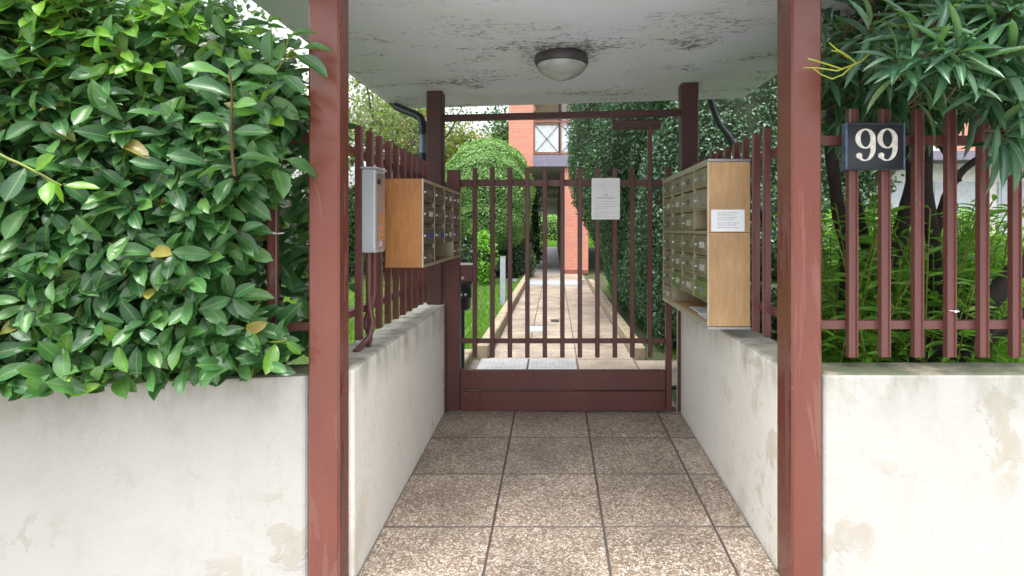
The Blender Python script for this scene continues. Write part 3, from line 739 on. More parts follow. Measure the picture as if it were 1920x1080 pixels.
# ------------------------------------------------------------------ number plate 99
NY = 2.118
npx = lambda x: (x-VX)/F*NY
npz = lambda y: ZC-(y-VY)/F*NY
np_ = thing('number_plate', (npx(1640), NY, npz(318)), 'dark house number plate reading 99 in white serif numerals on the right fence', 'number plate')
boxpart('plate', M['plate_black'], np_, npx(1588), npx(1694.5), NY, NY+.028, npz(316.5), npz(231.5), bev=.002)
for a in ((npx(1584.5), npx(1588.3), npz(318), npz(230)), (npx(1693.5), npx(1696.5), npz(318), npz(230))): boxpart('rim', M['plate_rim'], np_, a[0], a[1], NY-.006, NY+.03, a[2], a[3], bev=.002)
for a in ((npx(1588.5), npx(1693.3), npz(318.3), npz(315)), (npx(1588.5), npx(1693.3), npz(233), npz(229.7))): boxpart('rim', M['plate_black'], np_, a[0], a[1], NY-.006, NY+.03, a[2], a[3], bev=.002)
def nine(cx, cz0, h):
    """serif 9: bowl with fat sides, thin top and bottom, tail ending in a ball"""
    m = MB(); yf, yb = NY-.0035, NY+.001; u = h
    def strip(outer, inner, off=0.0):
        yf = NY-.0035-off
        n = len(outer); v = [(cx+p[0]*u, yf, cz0+p[1]*u) for p in outer]+[(cx+p[0]*u, yf, cz0+p[1]*u) for p in inner]
        v += [(a[0], yb, a[2]) for a in v]
        f = [(i, i+1, n+i+1, n+i) for i in range(n-1)]+[(2*n+i, 2*n+i+1, i+1, i) for i in range(n-1)]+[(n+i, n+i+1, 3*n+i+1, 3*n+i) for i in range(n-1)]
        m.add(v, f)
    N = 36; o = []; q = []
    for k in range(N+1):
        a = 2*PI*k/N; o.append((.305*math.cos(a), .69+.305*math.sin(a))); q.append((.155*math.cos(a), .69+.262*math.sin(a)))
    strip(o, q)
    # stem and tail: from right side of the bowl sweeping down to bottom left
    o = []; q = []
    for k in range(25):
        t = k/24; a = -t*PI*.74
        if t < .3:
            z = .69-.69*(t/.3)*.40; o.append((.3045, z)); q.append((.160, z))
        else:
            b = (t-.3)/.7*PI*.80; o.append((-.02+.3245*math.cos(b), .414-.414*math.sin(b))); q.append((-.02+.180*math.cos(b)-.0*b, .414-.372*math.sin(b)))
    strip(o, q, .0005)
    bl = [( -.195+.088*math.cos(2*PI*k/20), .165+.088*math.sin(2*PI*k/20)) for k in range(21)]
    strip(bl, [(-.195+.001*math.cos(2*PI*k/20), .165+.001*math.sin(2*PI*k/20)) for k in range(21)], .001)
    o = m.build('numeral', M['numeral'], np_); return o
hh = (817-652)/2.7/F*NY
nine(npx(1440+492/2.7), npz(816/2.7), hh); nine(npx(1440+603/2.7), npz(815/2.7), hh)

# cable ties
def tie(p, r, label):
    m = MB(); pts = [(p.x+r*math.cos(a), p.y+.012+r*.8*math.sin(a), p.z+.002*math.sin(a*2)) for a in [i*PI/8 for i in range(17)]]; m.tube(pts, .0022, 6)
    m.box(p.x-.006, p.x+.004, p.y-r*.8+.006, p.y-r*.8+.012, p.z-.004, p.z+.004)
    tag(m.build('cable_tie', M['white_tie']), label, 'cable tie', 'white cable ties on the fence bars')
tie(px(1788, 583, 2.158), .026, 'white cable tie low on a bar of the right street fence')
tie(px(517, 437, 2.108), .024, 'white cable tie round the laurel-side bar at mid height')
m = MB(); a = px(517, 295, 2.09); b = px(577, 304, 2.13); m.tube([a, (a+b)/2+Vector((0, 0, -.003)), b], .0028, 6)
tag(m.build('tie_wire', M['white_tie']), 'thin white wire stretched from the left fence bar to the front post', 'wire')

# ------------------------------------------------------------------ litter bin and bollard behind gate
bn = thing('litter_bin', (-.80, 4.7, 0), 'small navy black litter bin on a pole just behind the gate', 'bin')
m = MB(); m.lathe([(0, 0), (.085, 0), (.098, .02), (.10, .10), (.103, .105), (.103, .115), (.101, .12), (.105, .21), (.108, .215), (.108, .225), (.106, .23), (.112, .34), (.118, .345), (.118, .36), (.108, .36), (.10, .30), (0, .30)], (-.80, 4.7, ZC-.675), 30); m.build('body', M['bin'], bn)
m = MB(); m.tube([(-.80, 4.84, -.03), (-.80, 4.84, ZC-.25)], .022, 12); m.build('pole', M['bin'], bn)
m = MB(); m.lathe([(.0, 0), (.011, 0), (.011, .006), (0, .008)], (0, 0, 0), 10); me = m.mesh('rivet', M['alu'])
for dx in (.03, .065):
    o = link('rivet', me, bn, (-.80+dx, 4.7-math.sqrt(.103**2-dx*dx)-.001, ZC-.54)); o.rotation_euler.x = PI/2
bl = thing('marker_post', (-.85, 9.3, 0), 'flat pale blue-grey metal marker post on the lawn edge', 'post')
boxpart('panel', M['plateblue'], bl, -.905, -.815, 9.28, 9.34, -.03, .83, bev=.005); boxpart('end_cap', M['alu'], bl, -.907, -.813, 9.278, 9.342, .8305, .842)

# ------------------------------------------------------------------ apartment building with arcade
bd = thing('apartment_building', (0, 16.2, 0), 'red brick apartment building with a ground floor arcade and panelled balcony', 'building')
boxpart('brick_wall', M['brick'], bd, -1.33, -.62, 16.2, 16.6, 3.11, 9.0)
boxpart('brick_wall', M['brick'], bd, -1.33, -1.0, 16.6, 40, 3.11, 9.0)
boxpart('soffit', M['soffit2'], bd, -1.33, 6.0, 16.35, 40.0, 3.10, 3.30)
for yy in (22.5, 29, 36): boxpart('soffit_beam', M['soffit2'], bd, -1.33, .27, yy, yy+.3, 2.92, 3.099)
boxpart('soffit_beam', M['soffit2'], bd, -1.33, .27, 39.6, 40, 2.35, 3.099)
boxpart('fascia', M['fascia'], bd, -.619, 6.0, 16.12, 16.349, 3.10, 3.27); boxpart('fascia', M['fascia'], bd, -.619, 6.0, 16.15, 16.349, 3.275, 3.43)
boxpart('balcony_floor', M['soffit2'], bd, -.619, 6.0, 16.35, 17.8, 3.301, 3.44)
boxpart('brick_pier', M['brick'], bd, .247, .97, 16.2, 17.7, 0, 3.099)
boxpart('pier_plinth', M['rail_paint'], bd, .247, .975, 16.17, 16.199, 0, .12)
boxpart('arcade_wall', M['darkpost'], bd, .30, .6, 17.7, 40, 0, 3.099)
for yy in (20, 23.5, 27, 30.5, 34, 37.5): boxpart('arcade_column', M['gate'], bd, .17, .295, yy, yy+.5, 0, 3.099)
boxpart('rear_wall', M['render_white'], bd, -.6, 6, 17.8, 18.0, 3.445, 9.0)
wn = boxpart('shutter', M['beige'], bd, -.62, .12, 17.7, 17.798, 3.46, 5.6); boxpart('shutter_frame', M['darkpost'], wn, .121, .21, 17.68, 17.79, 3.46, 5.6)
boxpart('upper_slab', M['fascia'], bd, -.619, 6.0, 16.2, 17.79, 5.9, 6.25)
boxpart('brick_wall', M['brick'], bd, 2.4, 6.0, 16.3, 17.6, 3.45, 9.0)
bl_ = thing('balcony_railing', (0, 16.2, 3.44), 'brown balcony railing with crossed diagonals over pale grey panels', 'balcony railing')
for x0_ in (-.57, .20, .97, 1.74):
    pnl = boxpart('infill_panel', M['panel_grey'], bl_, x0_, x0_+.68, 16.24, 16.25, 3.53, 4.30)
    for sg in (1, -1):
        m = MB(); za, zb = (3.53, 4.30)[::sg]; m.tube([(x0_+.01, 16.225, za), (x0_+.67, 16.225, zb)], .007, 6); m.build('diagonal', M['darkpost'], pnl)
    boxpart('stile', M['rail_paint'], bl_, x0_-.045, x0_-.01, 16.2, 16.25, 3.44, 4.38)
boxpart('top_rail', M['rail_paint'], bl_, -.62, 2.4, 16.19, 16.26, 4.381, 4.43); boxpart('bottom_rail', M['rail_paint'], bl_, -.62, 2.4, 16.19, 16.26, 3.46, 3.50)
# arcade floor
f2 = MB(); f2.add([(-.66, 16.2, .0), (.35, 16.2, .0), (.35, 41, .0), (-.66, 41, .0)], [(0, 1, 2, 3)]); struct(f2.build('arcade_floor', M['slate'], origin=(0, 0, 0)))
# right wing seen through the right fence
b2 = thing('house_wing', (9, 14, 0), 'white building with red brick upper storey seen through the right fence', 'building')
boxpart('lower_wall', M['render_white'], b2, 7.2, 22, 14.3, 22, 0, 2.97)
boxpart('fascia', M['fascia'], b2, 7.0, 22.2, 13.6, 22, 2.98, 3.20)
boxpart('upper_wall', M['render_white'], b2, 7.3, 22, 14.2, 22, 3.21, 9.5)
for xw in (10.15, 12.65, 15.2): boxpart('brick_panel', M['brick'], b2, xw, xw+.7, 14.17, 14.199, 3.22, 9.4)
for k, xw in enumerate((8.4, 10.9, 13.4)):
    wf = boxpart('window_frame', M['darkpost'], b2, xw, xw+1.7, 14.15, 14.199, 3.7, 5.2); boxpart('pane', M['wglass'], wf, xw+.08, xw+1.62, 14.13, 14.149, 3.78, 5.12)
for k, xw in enumerate((7.9, 9.6, 11.3, 13.0)):
    wf = boxpart('window_frame', M['panel_grey'], b2, xw, xw+1.45, 14.25, 14.299, .3, 2.5); boxpart('pane', M['panel_grey'], wf, xw+.06, xw+1.39, 14.23, 14.249, .36, 2.44)

# ------------------------------------------------------------------ vegetation
def blob_points(blobs, dens, jit=.0, zmin=0.0, front=None):
    P = []; Nn = []
    for bi, (c, r) in enumerate(blobs):
        c = np.array(c); r = np.array(r); area = 4*PI*((r[0]*r[1])**1.6/3+(r[0]*r[2])**1.6/3+(r[1]*r[2])**1.6/3)**(1/1.6)
        n = int(area*dens); d = norm(RNG.normal(size=(n, 3)))
        # superellipsoid, slightly boxy
        q = np.sign(d)*np.abs(d)**.85; q = norm(q)**1.0
        lump = 1+.035*np.sin(q[:, 0]*9+bi)*np.cos(q[:, 2]*8)+.03*np.sin(q[:, 1]*13+q[:, 2]*11)
        p = c+q*r*lump[:, None]; nn = norm(q/r)
        keep = p[:, 2] > zmin
        for bj, (c2, r2) in enumerate(blobs):
            if bj != bi: keep &= (((p-np.array(c2))/np.array(r2))**2).sum(1) > .93
        if front is not None: keep &= front(p)
        P.append(p[keep]); Nn.append(nn[keep])
    P = np.concatenate(P); Nn = np.concatenate(Nn)
    P = P - Nn*np.abs(RNG.normal(size=(len(P), 1)))*jit + RNG.normal(size=P.shape)*.012
    return P, Nn
def foliage(name, mat, parent, P, Nn, size, spread=.9, up=.3, sv=.3, T=TINY, tang=0.0):
    n = len(P); R3 = RNG.normal(size=(n, 3)); R3 -= Nn*(R3*Nn).sum(1, keepdims=True)*tang; D = norm(Nn*.35*(1-tang)+R3*spread+np.array([0, 0, up])); N2 = Nn+RNG.normal(size=(n, 3))*.45+np.array([0, 0, .3])
    V, Fq, uv = batch(T, P, D, N2, size*(1+RNG.uniform(-sv, sv, n)))
    o = link(name, npmesh(name, V, Fq, uv, mat), parent); o['kind'] = 'stuff'; return o
def core(blobs, parent, k=.86, zmin=None):  # solid dark shells filling gaps behind the leaves, shade put in as colour
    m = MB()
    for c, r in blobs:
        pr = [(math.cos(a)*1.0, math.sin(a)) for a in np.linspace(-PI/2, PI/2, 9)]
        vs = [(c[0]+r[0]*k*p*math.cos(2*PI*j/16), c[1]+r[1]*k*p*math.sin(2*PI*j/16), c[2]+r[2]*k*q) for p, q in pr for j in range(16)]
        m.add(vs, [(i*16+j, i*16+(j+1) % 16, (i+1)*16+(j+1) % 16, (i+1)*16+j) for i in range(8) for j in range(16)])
    o = m.build('shaded_core', M['core'], parent); return o
ORG = Vector((0, 0, 0))
# tall clipped hedge on the right of the path
rh = thing('clipped_hedge', ORG, 'tall dark clipped hedge bulging over the right side of the garden path', 'hedge')
blobs = [((1.66, 8.6, 2.9), (1.46, 3.0, 2.5)), ((2.0, 8.4, .9), (1.2, 3.9, 1.3)), ((1.9, 6.3, 1.6), (1.05, 1.0, 2.3))]
P, Nn = blob_points(blobs, 2300, .05, .0, lambda p: (p[:, 0] < 2.9))
foliage('leaves', M['hedge_rh'], rh, P, Nn, .043, tang=.5)
core(blobs, rh, .93)
# dark evergreen behind the right fences
dk = thing('evergreen_tree', ORG, 'dark evergreen tree behind the right passage fence', 'tree')
blobs = [((2.75, 6.6, 2.6), (1.3, 1.0, 1.6)), ((2.5, 6.2, .9), (1.3, .8, 1.3)), ((3.9, 7.3, 3.2), (1.1, .8, 1.0))]
P, Nn = blob_points(blobs, 1000, .12, .0, lambda p: p[:, 1] < 7.3)
foliage('leaves', M['hedge_dk'], dk, P, Nn, .06); core(blobs, dk, .85)
# round topiary left
tp = thing('topiary_tree', ORG, 'pale green ball-clipped tree on the lawn left of the path', 'tree')
blobs = [((-1.72, 14.6, 2.28), (1.16, 1.16, 1.33)), ((-1.72, 14.6, 1.62), (1.1, 1.1, .95)), ((-1.72, 14.6, 2.75), (.98, .98, .80))]
P, Nn = blob_points(blobs, 3300, .055, .75)
foliage('leaves', M['hedge_lt'], tp, P, Nn, .052, tang=.55); core(blobs, tp, .93)
m = MB(); m.tube([(-1.9, 14.8, -.05), (-1.85, 14.8, .6), (-1.95, 14.7, 1.5)], [.14, .11, .09], 10); m.build('trunk', M['bark'], tp)
# low dark shrubs beneath
def shrub(name, label, cat, blobs, dens, size, mat, parent=None, group=None, jit=.08):
    t = thing(name, ORG, label, cat, group); P, Nn = blob_points(blobs, dens, jit, .0); foliage('leaves', mat, t, P, Nn, size); core(blobs, t, .7); return t
shrub('shrub', 'dark low shrub at the foot of the ball-clipped tree', 'shrub', [((-2.5, 14.2, .45), (1.1, .9, .75)), ((-1.2, 15.2, .4), (.7, .6, .65))], 700, .08, M['hedge_dk'])
shrub('shrub', 'yellow-green young shrub on the lawn below the ball-clipped tree', 'shrub', [((-1.62, 13.0, .65), (.27, .3, .62))], 900, .09, M['weed'], jit=.15)
shrub('shrub', 'dark pointed shrub beside the arcade entrance', 'shrub', [((-.92, 18.8, .55), (.5, .6, .75)), ((-.85, 19.5, 1.5), (.38, .4, 1.2))], 700, .10, M['hedge_dk'], jit=.15)
shrub('hedge', 'bright green hedge at the far end of the arcade', 'hedge', [((-.5, 53, 1.2), (6, 1.0, 1.5))], 120, .16, M['weed'])
# hedge row and trees behind the left lawn
blobs = [((-6+1.35*i, 15.5+.6*math.sin(i*2), 1.1), (1.1, .9, 1.35+.25*math.sin(i*1.7))) for i in range(4)]
blobs = [b for b in blobs]
shrub('hedge', 'mixed shrub hedge along the back of the left lawn', 'hedge', blobs, 420, .10, M['hedge'])
shrub('hedge', 'dark shrub hedge beyond the lawn at far left', 'hedge', [((-8.5, 15, 1.3), (1.8, 1, 1.7)), ((-11.5, 14.5, 1.5), (2, 1, 1.9))], 260, .12, M['hedge_dk'])

def tree(label, base, h, spread, mat, bark, nleaf, lsize, seed, lean=0, group='trees beyond the left lawn', sparse=.5):
    rr = random.Random(seed); t = thing('tree', base, label, 'tree', group)
    B = Vector(base); m = MB(); tips = []
    def limb(p, d, L, r, depth):
        pts = [p]; q = p.copy(); dd = d.copy()
        for k in range(4):
            dd = (dd+Vector((rr.uniform(-.25, .25), rr.uniform(-.25, .25), rr.uniform(-.05, .2)))).normalized(); q = q+dd*L/4; pts.append(q.copy())
            if depth >= 1: tips.append((q.copy(), L))
        m.tube(pts, [r*(1-.16*k) for k in range(5)], 7 if depth < 2 else 5, cap=False)
        if depth < 3:
            for k in range(3 if depth else 5):
                a = rr.uniform(0, 2*PI); nd = (dd*.5+Vector((math.cos(a), math.sin(a), rr.uniform(.05, .8)))).normalized()
                limb(pts[rr.choice((2, 3, 4))], nd, L*rr.uniform(.5, .72), r*.5, depth+1)
    limb(B, Vector((lean, 0, 1)).normalized(), h*.42, h*.022, 0)
    m.build('trunk', bark, t)
    tp_ = np.array([list(a) for a, b in tips]); idx = RNG.integers(0, len(tp_), nleaf)
    P = tp_[idx]+RNG.normal(size=(nleaf, 3))*spread; Nn = norm(RNG.normal(size=(nleaf, 3))+np.array([0, 0, .6]))
    o = foliage('crown', mat, t, P, Nn, lsize, 1.0, -.1); return t
tree('sparse olive-leaved tree showing white sky between its twigs, nearest the front post', (-5.3, 11.5, 0), 6.4, .22, M['tree_g'], M['bark2'], 5200, .085, 3)
tree('sparse olive-leaved tree beside the drainpipe, second from the front post', (-5.0, 16.5, 0), 7.6, .25, M['tree_g'], M['bark2'], 5200, .09, 5)
tree('greener tree at the back of the lawn left of the drainpipe', (-6.4, 16, 0), 7.0, .3, M['tree_g'], M['bark2'], 6000, .11, 9)
tree('yellowing tree above the ball-clipped tree', (-2.7, 20, 0), 8.5, .35, M['tree_y'], M['bark'], 9000, .13, 12)
tree('grey-green tree between the yellowing tree and the brick wall', (-1.9, 26, 0), 9.5, .45, M['hedge'], M['bark'], 8000, .17, 15)
tree('dark tall tree behind the laurel hedge at far left', (-5.2, 6.2, 0), 6.0, .28, M['tree_d'], M['bark'], 9000, .10, 21)
tree('feathery grey-green tree close behind the laurel hedge, beside the front post', (-3.4, 6.4, 0), 4.6, .32, M['hedge'], M['bark2'], 22000, .075, 44)
tree('second yellow-green tree left of the yellowing tree', (-4.6, 21, 0), 8.5, .35, M['tree_y'], M['bark'], 8000, .13, 33)

# ---- laurel
LEAF_L = [leaf_t(.43, 6, .54, c, f*.55, tw, wav=wv*1.5) for c, f, tw, wv in ((.10, .25, .02, 1), (.22, .32, -.04, 1), (.05, .18, .05, .6), (.32, .22, 0, 1.2))]
LEAF_O = [leaf_t(.17, 6, .50, c, .22, tw) for c, tw in ((.10, .03), (.28, -.05), (.45, .05))]
def hedge_front(X, Z):
    """front surface of the laurel; X<0, Z relative to camera"""
    y = 1.99+.32*(X+1.0)
    y -= .05*np.sin(X*5+1)*np.cos(Z*4)
    return np.maximum(y, 1.42)
lau = []  # (P, D, N, size, young, variant)
shoots = []
def add_shoot(p, d, L, nl, size, young, stem=True):
    """p start, d direction; leaves alternate in a spiral, growing longer then shorter to the tip"""
    d = norm(np.array(d, float)[None])[0]; a0 = RNG.uniform(0, 2*PI); pts = [p.copy()]; q = p.copy(); dd = d.copy()
    up = np.array([0, 0, 1.0])
    for k in range(nl):
        dd = norm((dd+RNG.normal(size=3)*.05+up*.015)[None])[0]; q = q+dd*L/nl; pts.append(q.copy())
        ang = a0+k*2.4; s1 = np.cross(dd, up+np.array([.01, .02, 0])); s1 = norm(s1[None])[0]; s2 = np.cross(s1, dd)
        rad = s1*math.cos(ang)+s2*math.sin(ang)
        f = k/nl; ld = norm((dd*(.15+.5*f)+rad*(1.0-.3*f)+np.array([0, -.02, -.22]))[None])[0]
        nn = up*.62+np.array([0, -.85, 0])+dd*.3+RNG.normal(size=3)*.28
        s = size*RNG.uniform(.75, 1.15)*(1-.25*f*f)
        if ld @ norm(nn[None])[0] > .93: nn = nn+np.array([.6, 0, 0])
        yv = young and (f > .55 or RNG.random() < .15)
        lau.append((q+ld*.006, ld, nn, s, yv, RNG.integers(0, 4)))
    if stem: shoots.append((pts, young))
def in_laurel(X, Z):
    right = -.955 if Z > .36 else -1.09+.03*math.sin(Z*9)
    if Z < -.33: right = -1.0
    return X < right
# outer shoots
cnt = 0
while cnt < 620:
    X = RNG.uniform(-2.3, -.93); Z = RNG.uniform(-.50, .80)
    if not in_laurel(X, Z): continue
    Yf = float(hedge_front(X, Z)); d = (RNG.normal()*.45+(.15 if X > -1.2 else 0), -.85-.3*RNG.random(), RNG.uniform(-.15, .75)+max(0, Z-.45)*1.8)
    if Z < -.35: d = (d[0], d[1], RNG.uniform(-.5, .15))
    L = RNG.uniform(.15, .27); y0 = Yf+L*.75
    young = RNG.random() < (.03+.75*max(0, min(1, (Z-.35)/.4)))
    add_shoot(np.array([X-d[0]*L*.5, y0, ZC+Z-d[2]*L*.5]), d, L, int(RNG.integers(7, 11)), .124, young)
    cnt += 1
# top shoots
for k in range(75):
    X = RNG.uniform(-2.3, -1.02); Y = float(hedge_front(X, .7))+RNG.uniform(.02, .6)
    h = .62 if X > -1.2 else .74
    add_shoot(np.array([X, Y, ZC+h-.1]), (RNG.normal()*.35, -.3*RNG.random(), 1), RNG.uniform(.22, .36), 9, .115, True)
# shoots in front of the post top
add_shoot(np.array(px(520, 240, 1.98)), (.55, -.2, .75), .30, 8, .13, True)
add_shoot(np.array(px(490, 190, 1.95)), (.55, -.15, .5), .25, 8, .135, False)
add_shoot(np.array(px(505, 330, 1.97)), (.5, -.3, .35), .15, 7, .13, False)
add_shoot(np.array(px(440, 330, 1.78)), (.02, -.1, 1.0), .33, 12, .14, False)
add_shoot(np.array(px(500, 640, 2.0)), (.6, -.4, .1), .12, 6, .11, True)
add_shoot(np.array(px(0, 290, 1.68)), (.6, -.1, -.25), .22, 7, .12, True)
# interior fill
for k in range(2600):
    X = RNG.uniform(-2.5, -.95); Z = RNG.uniform(-.54, .72); Yf = float(hedge_front(X, Z))
    Y = Yf+.06+RNG.random()**1.3*.62
    if X > -1.13 and Y < 2.22 and Z < .36: Y = RNG.uniform(2.24, 2.6)
    ld = norm(np.array([[RNG.normal()*.8, -.5+RNG.normal()*.4, -.3+RNG.normal()*.45]]))[0]
    lau.append((np.array([X, Y, ZC+Z]), ld, np.array([RNG.normal()*.4, -.7, .8]), .12*RNG.uniform(.75, 1.2), False, int(RNG.integers(0, 4))))
def emit(parent, leaves, temps, matN, matY, nparts, names=('leaf', 'leaf_mass'), keepout=None):
    P = np.array([l[0] for l in leaves]); D = norm(np.array([l[1] for l in leaves])); N = np.array([l[2] for l in leaves]); Sz = np.array([l[3] for l in leaves])
    yg = np.array([bool(l[4]) for l in leaves]); vr = np.array([l[5] for l in leaves])
    tipd = P+D*Sz[:, None]
    ok = (P[:, 1] > 1.0)
    if keepout is not None: ok &= keepout(P, tipd)
    P, D, N, Sz, yg, vr = [a[ok] for a in (P, D, N, Sz, yg, vr)]
    C = P+D*Sz[:, None]*.5; sx = VX+F*C[:, 0]/C[:, 1]; sy = VY-F*(C[:, 2]-ZC)/C[:, 1]
    # rank: in frame, large, and few leaves in front of it
    sc = Sz/C[:, 1]; inf = (sx > 5) & (sx < 1915) & (sy > 5) & (sy < 1075)
    occ = np.zeros(len(P))
    for i in np.where(inf)[0]:
        dd = (np.abs(sx-sx[i]) < 22) & (np.abs(sy-sy[i]) < 18) & (C[:, 1] < C[i, 1]-.01); occ[i] = dd.sum()
    score = np.where(inf, sc*1000-occ*14, -1e6); top = np.argsort(-score)[:nparts]
    sel = np.zeros(len(P), bool); sel[top] = True
    metas = {}
    for v in range(len(temps)):
        for y_ in (False, True):
            tv, tf, tu = temps[v]; metas[(v, y_)] = npmesh('leaf', tv, tf, tu, matY if y_ else matN, True)
    X_, D_, N_ = frames(D, N); base = parent.location
    for i in np.where(sel)[0]:
        o = bpy.data.objects.new(names[0], metas[(int(vr[i]), bool(yg[i]))]); COL.objects.link(o); o.parent = parent
        mt = Matrix(((X_[i, 0]*Sz[i], D_[i, 0]*Sz[i], N_[i, 0]*Sz[i], P[i, 0]-base.x), (X_[i, 1]*Sz[i], D_[i, 1]*Sz[i], N_[i, 1]*Sz[i], P[i, 1]-base.y), (X_[i, 2]*Sz[i], D_[i, 2]*Sz[i], N_[i, 2]*Sz[i], P[i, 2]-base.z), (0, 0, 0, 1)))
        o.matrix_local = mt
    Vs, Fs, Us, Mi = [], [], [], []; off = 0
    for v in range(len(temps)):
        for y_ in (False, True):
            k = (~sel) & (vr == v) & (yg == y_)
            if not k.any(): continue
            V, Fq, U = batch(temps[v], P[k], D[k], N[k], Sz[k]); Vs.append(V); Fs.append(Fq+off); Us.append(U); off += len(V); Mi.append(np.full(len(Fq), int(y_)))
    me = npmesh(names[1], np.concatenate(Vs), np.concatenate(Fs), np.concatenate(Us), matN, True); me.materials.append(matY)
    me.polygons.foreach_set('material_index', np.concatenate(Mi).astype(np.int32))
    o = link(names[1], me, parent); o['kind'] = 'stuff'; return o
lh = thing('laurel_hedge', (-1.6, 2.1, 0), 'large glossy cherry laurel hedge spilling over the left street fence and wall', 'hedge')
def ko_l(P, T):
    # nothing through the passage, the wall body or the front post
    inside = ((P[:, 0] > -.93) | ((T[:, 0] > -.90) & (T[:, 1] > 2.03))) & (T[:, 2] < ZC+2)
    wall = (T[:, 2] < ZT) & (T[:, 1] > lfront(T[:, 0])-.01)
    wall2 = (P[:, 2] < ZT+.01) & (P[:, 1] > lfront(P[:, 0])-.01)
    near = P[:, 1] < 1.25
    low = T[:, 2] < ZC-.54+.03*np.sin(T[:, 0]*11)+.06*(T[:, 0]+1.0)*0
    corner = (P[:, 0] > -1.32+.1*np.sin(P[:, 1]*40)) & (P[:, 2] > ZC+.58) & (RNG.random(len(P)) < .85)
    return ~(inside | wall | wall2 | near | low | corner)
emit(lh, lau, LEAF_L, M['laurel'], M['laurel_new'], 297, keepout=ko_l)
for (xa, ya, xb, yb, nx) in ((563, 92, 616, 84, .1), (556, 104, 612, 134, -.2), (540, 70, 585, 52, .2)):
    a, b = px(xa, ya, 1.98), px(xb, yb, 1.955); d_ = b-a; L_ = d_.length; d_.normalize(); n_ = Vector((nx, -.75, .9)); n_ = (n_-d_*n_.dot(d_)).normalized(); x_ = d_.cross(n_)
    o = link('leaf', npmesh('leaf', LEAF_L[1][0], LEAF_L[1][1], LEAF_L[1][2], M['laurel'], True), lh)
    o.matrix_local = Matrix(((x_.x*L_, d_.x*L_, n_.x*L_, a.x-lh.location.x), (x_.y*L_, d_.y*L_, n_.y*L_, a.y-lh.location.y), (x_.z*L_, d_.z*L_, n_.z*L_, a.z-lh.location.z), (0, 0, 0, 1)))
m1, m2 = MB(), MB()
m1.tube([px(490, 175, 2.0), px(520, 130, 1.99), px(545, 95, 1.985), px(566, 90, 1.98)], [.004, .0035, .003, .002], 5); m1.tube([px(530, 115, 1.99), px(560, 104, 1.98)], .002, 5); m1.tube([px(533, 108, 1.99), px(541, 70, 1.98)], .002, 5)
for pts, yg in shoots:
    if max(p[0] for p in pts) > -.915 or pts[-1][2] < ZT+.02 or (pts[-1][0] > -1.36 and pts[-1][2] > ZC+.52): continue
    (m1 if yg or random.random() < .35 else m2).tube([Vector(p) for p in pts], [.0055*(1-.6*i/len(pts)) for i in range(len(pts))], 5, cap=False)
o = m1.build('green_shoots', M['stem'], lh); o['kind'] = 'stuff'; o = m2.build('twigs', M['stem_brown'], lh); o['kind'] = 'stuff'
m = MB()
for k in range(14):
    x = -2.4+k*.105+RNG.uniform(-.03, .03); y = 2.42+RNG.uniform(-.05, .2)
    m.tube([(x, y, -.05), (x+RNG.uniform(-.05, .05), y-.05, .6), (x+RNG.uniform(-.1, .1), y-.15, 1.2), (x+RNG.uniform(-.15, .15), y-.25, 1.8)], [.016, .013, .009, .004], 6)
o = m.build('branches', M['bark'], lh); o['kind'] = 'stuff'

# ---- oleander
ol = []; osh = []
def add_whorls(p, d, L, nodes, size, per=3):
    d = norm(np.array(d, float)[None])[0]; q = np.array(p, float); a0 = RNG.uniform(0, 2*PI); up = np.array([0, 0, 1.0]); pts = [q.copy()]
    for k in range(nodes):
        q = q+d*L/nodes; pts.append(q.copy()); a0 += 1.05
        for j in range(per):
            a = a0+j*2*PI/per+RNG.normal()*.15; s1 = norm(np.cross(d, up+np.array([.03, .01, 0]))[None])[0]; s2 = np.cross(s1, d); rad = s1*math.cos(a)+s2*math.sin(a)
            f = k/max(1, nodes-1); ld = norm((d*(.15+.7*f)+rad*(1.0-.3*f)+np.array([0, -.12, -.28]))[None])[0]
            nn = up+np.array([0, -.5, 0])+d*.4+RNG.normal(size=3)*.2
            ol.append((q, ld, nn, 1.22*size*RNG.uniform(.8, 1.15)*(1-.2*f), False, int(RNG.integers(0, 3))))
    osh.append(pts)
for (x, y, Y, dx, dz, s) in ((1632, 48, 1.95, -.3, .3, .15), (1728, 62, 1.85, .0, .6, .165), (1795, 160, 1.80, -.1, .25, .17), (1868, 60, 1.85, .2, .4, .16), (1905, 92, 1.75, .2, .3, .18),
                             (1912, 245, 1.80, .3, -.1, .17), (1760, 20, 2.0, .1, .8, .16), (1680, 8, 2.0, -.2, .6, .16), (1830, 8, 1.9, .1, .5, .16), (1590, 20, 2.15, -.4, .4, .13), (1860, 190, 1.95, .2, .1, .15), (1730, 190, 1.98, -.1, .0, .14), (1900, 10, 1.8, .1, .6, .17), (1680, 110, 2.1, -.2, .2, .14)):
    c = np.array(px(x, y, Y)); d = np.array([dx, -.55, dz]); d = d/np.linalg.norm(d); add_whorls(c-d*.10, d, .10, 5, s)
for k in range(12):
    c = np.array(px(RNG.uniform(1820, 2000), RNG.uniform(190, 275), RNG.uniform(1.85, 2.05))); add_whorls(c, (RNG.normal()*.3, -.4, RNG.uniform(-.6, .1)), .11, 4, RNG.uniform(.12, .15))
for k in range(26):
    c = np.array(px(RNG.uniform(1650, 1990), RNG.uniform(-30, 225), RNG.uniform(1.8, 2.1))); add_whorls(c, (RNG.normal()*.35, -.5, RNG.uniform(-.1, .8)), .11, 5, RNG.uniform(.13, .17))
for k in range(330):
    x = RNG.uniform(1550, 2150); y = RNG.uniform(-160, 215); Y = RNG.uniform(2.3, 3.3)
    if y > 150 and RNG.random() < .3: continue
    c = np.array(px(x, y, Y)); add_whorls(c, (RNG.normal()*.4, -.5, RNG.uniform(-.2, .9)), .16, 6, .15)
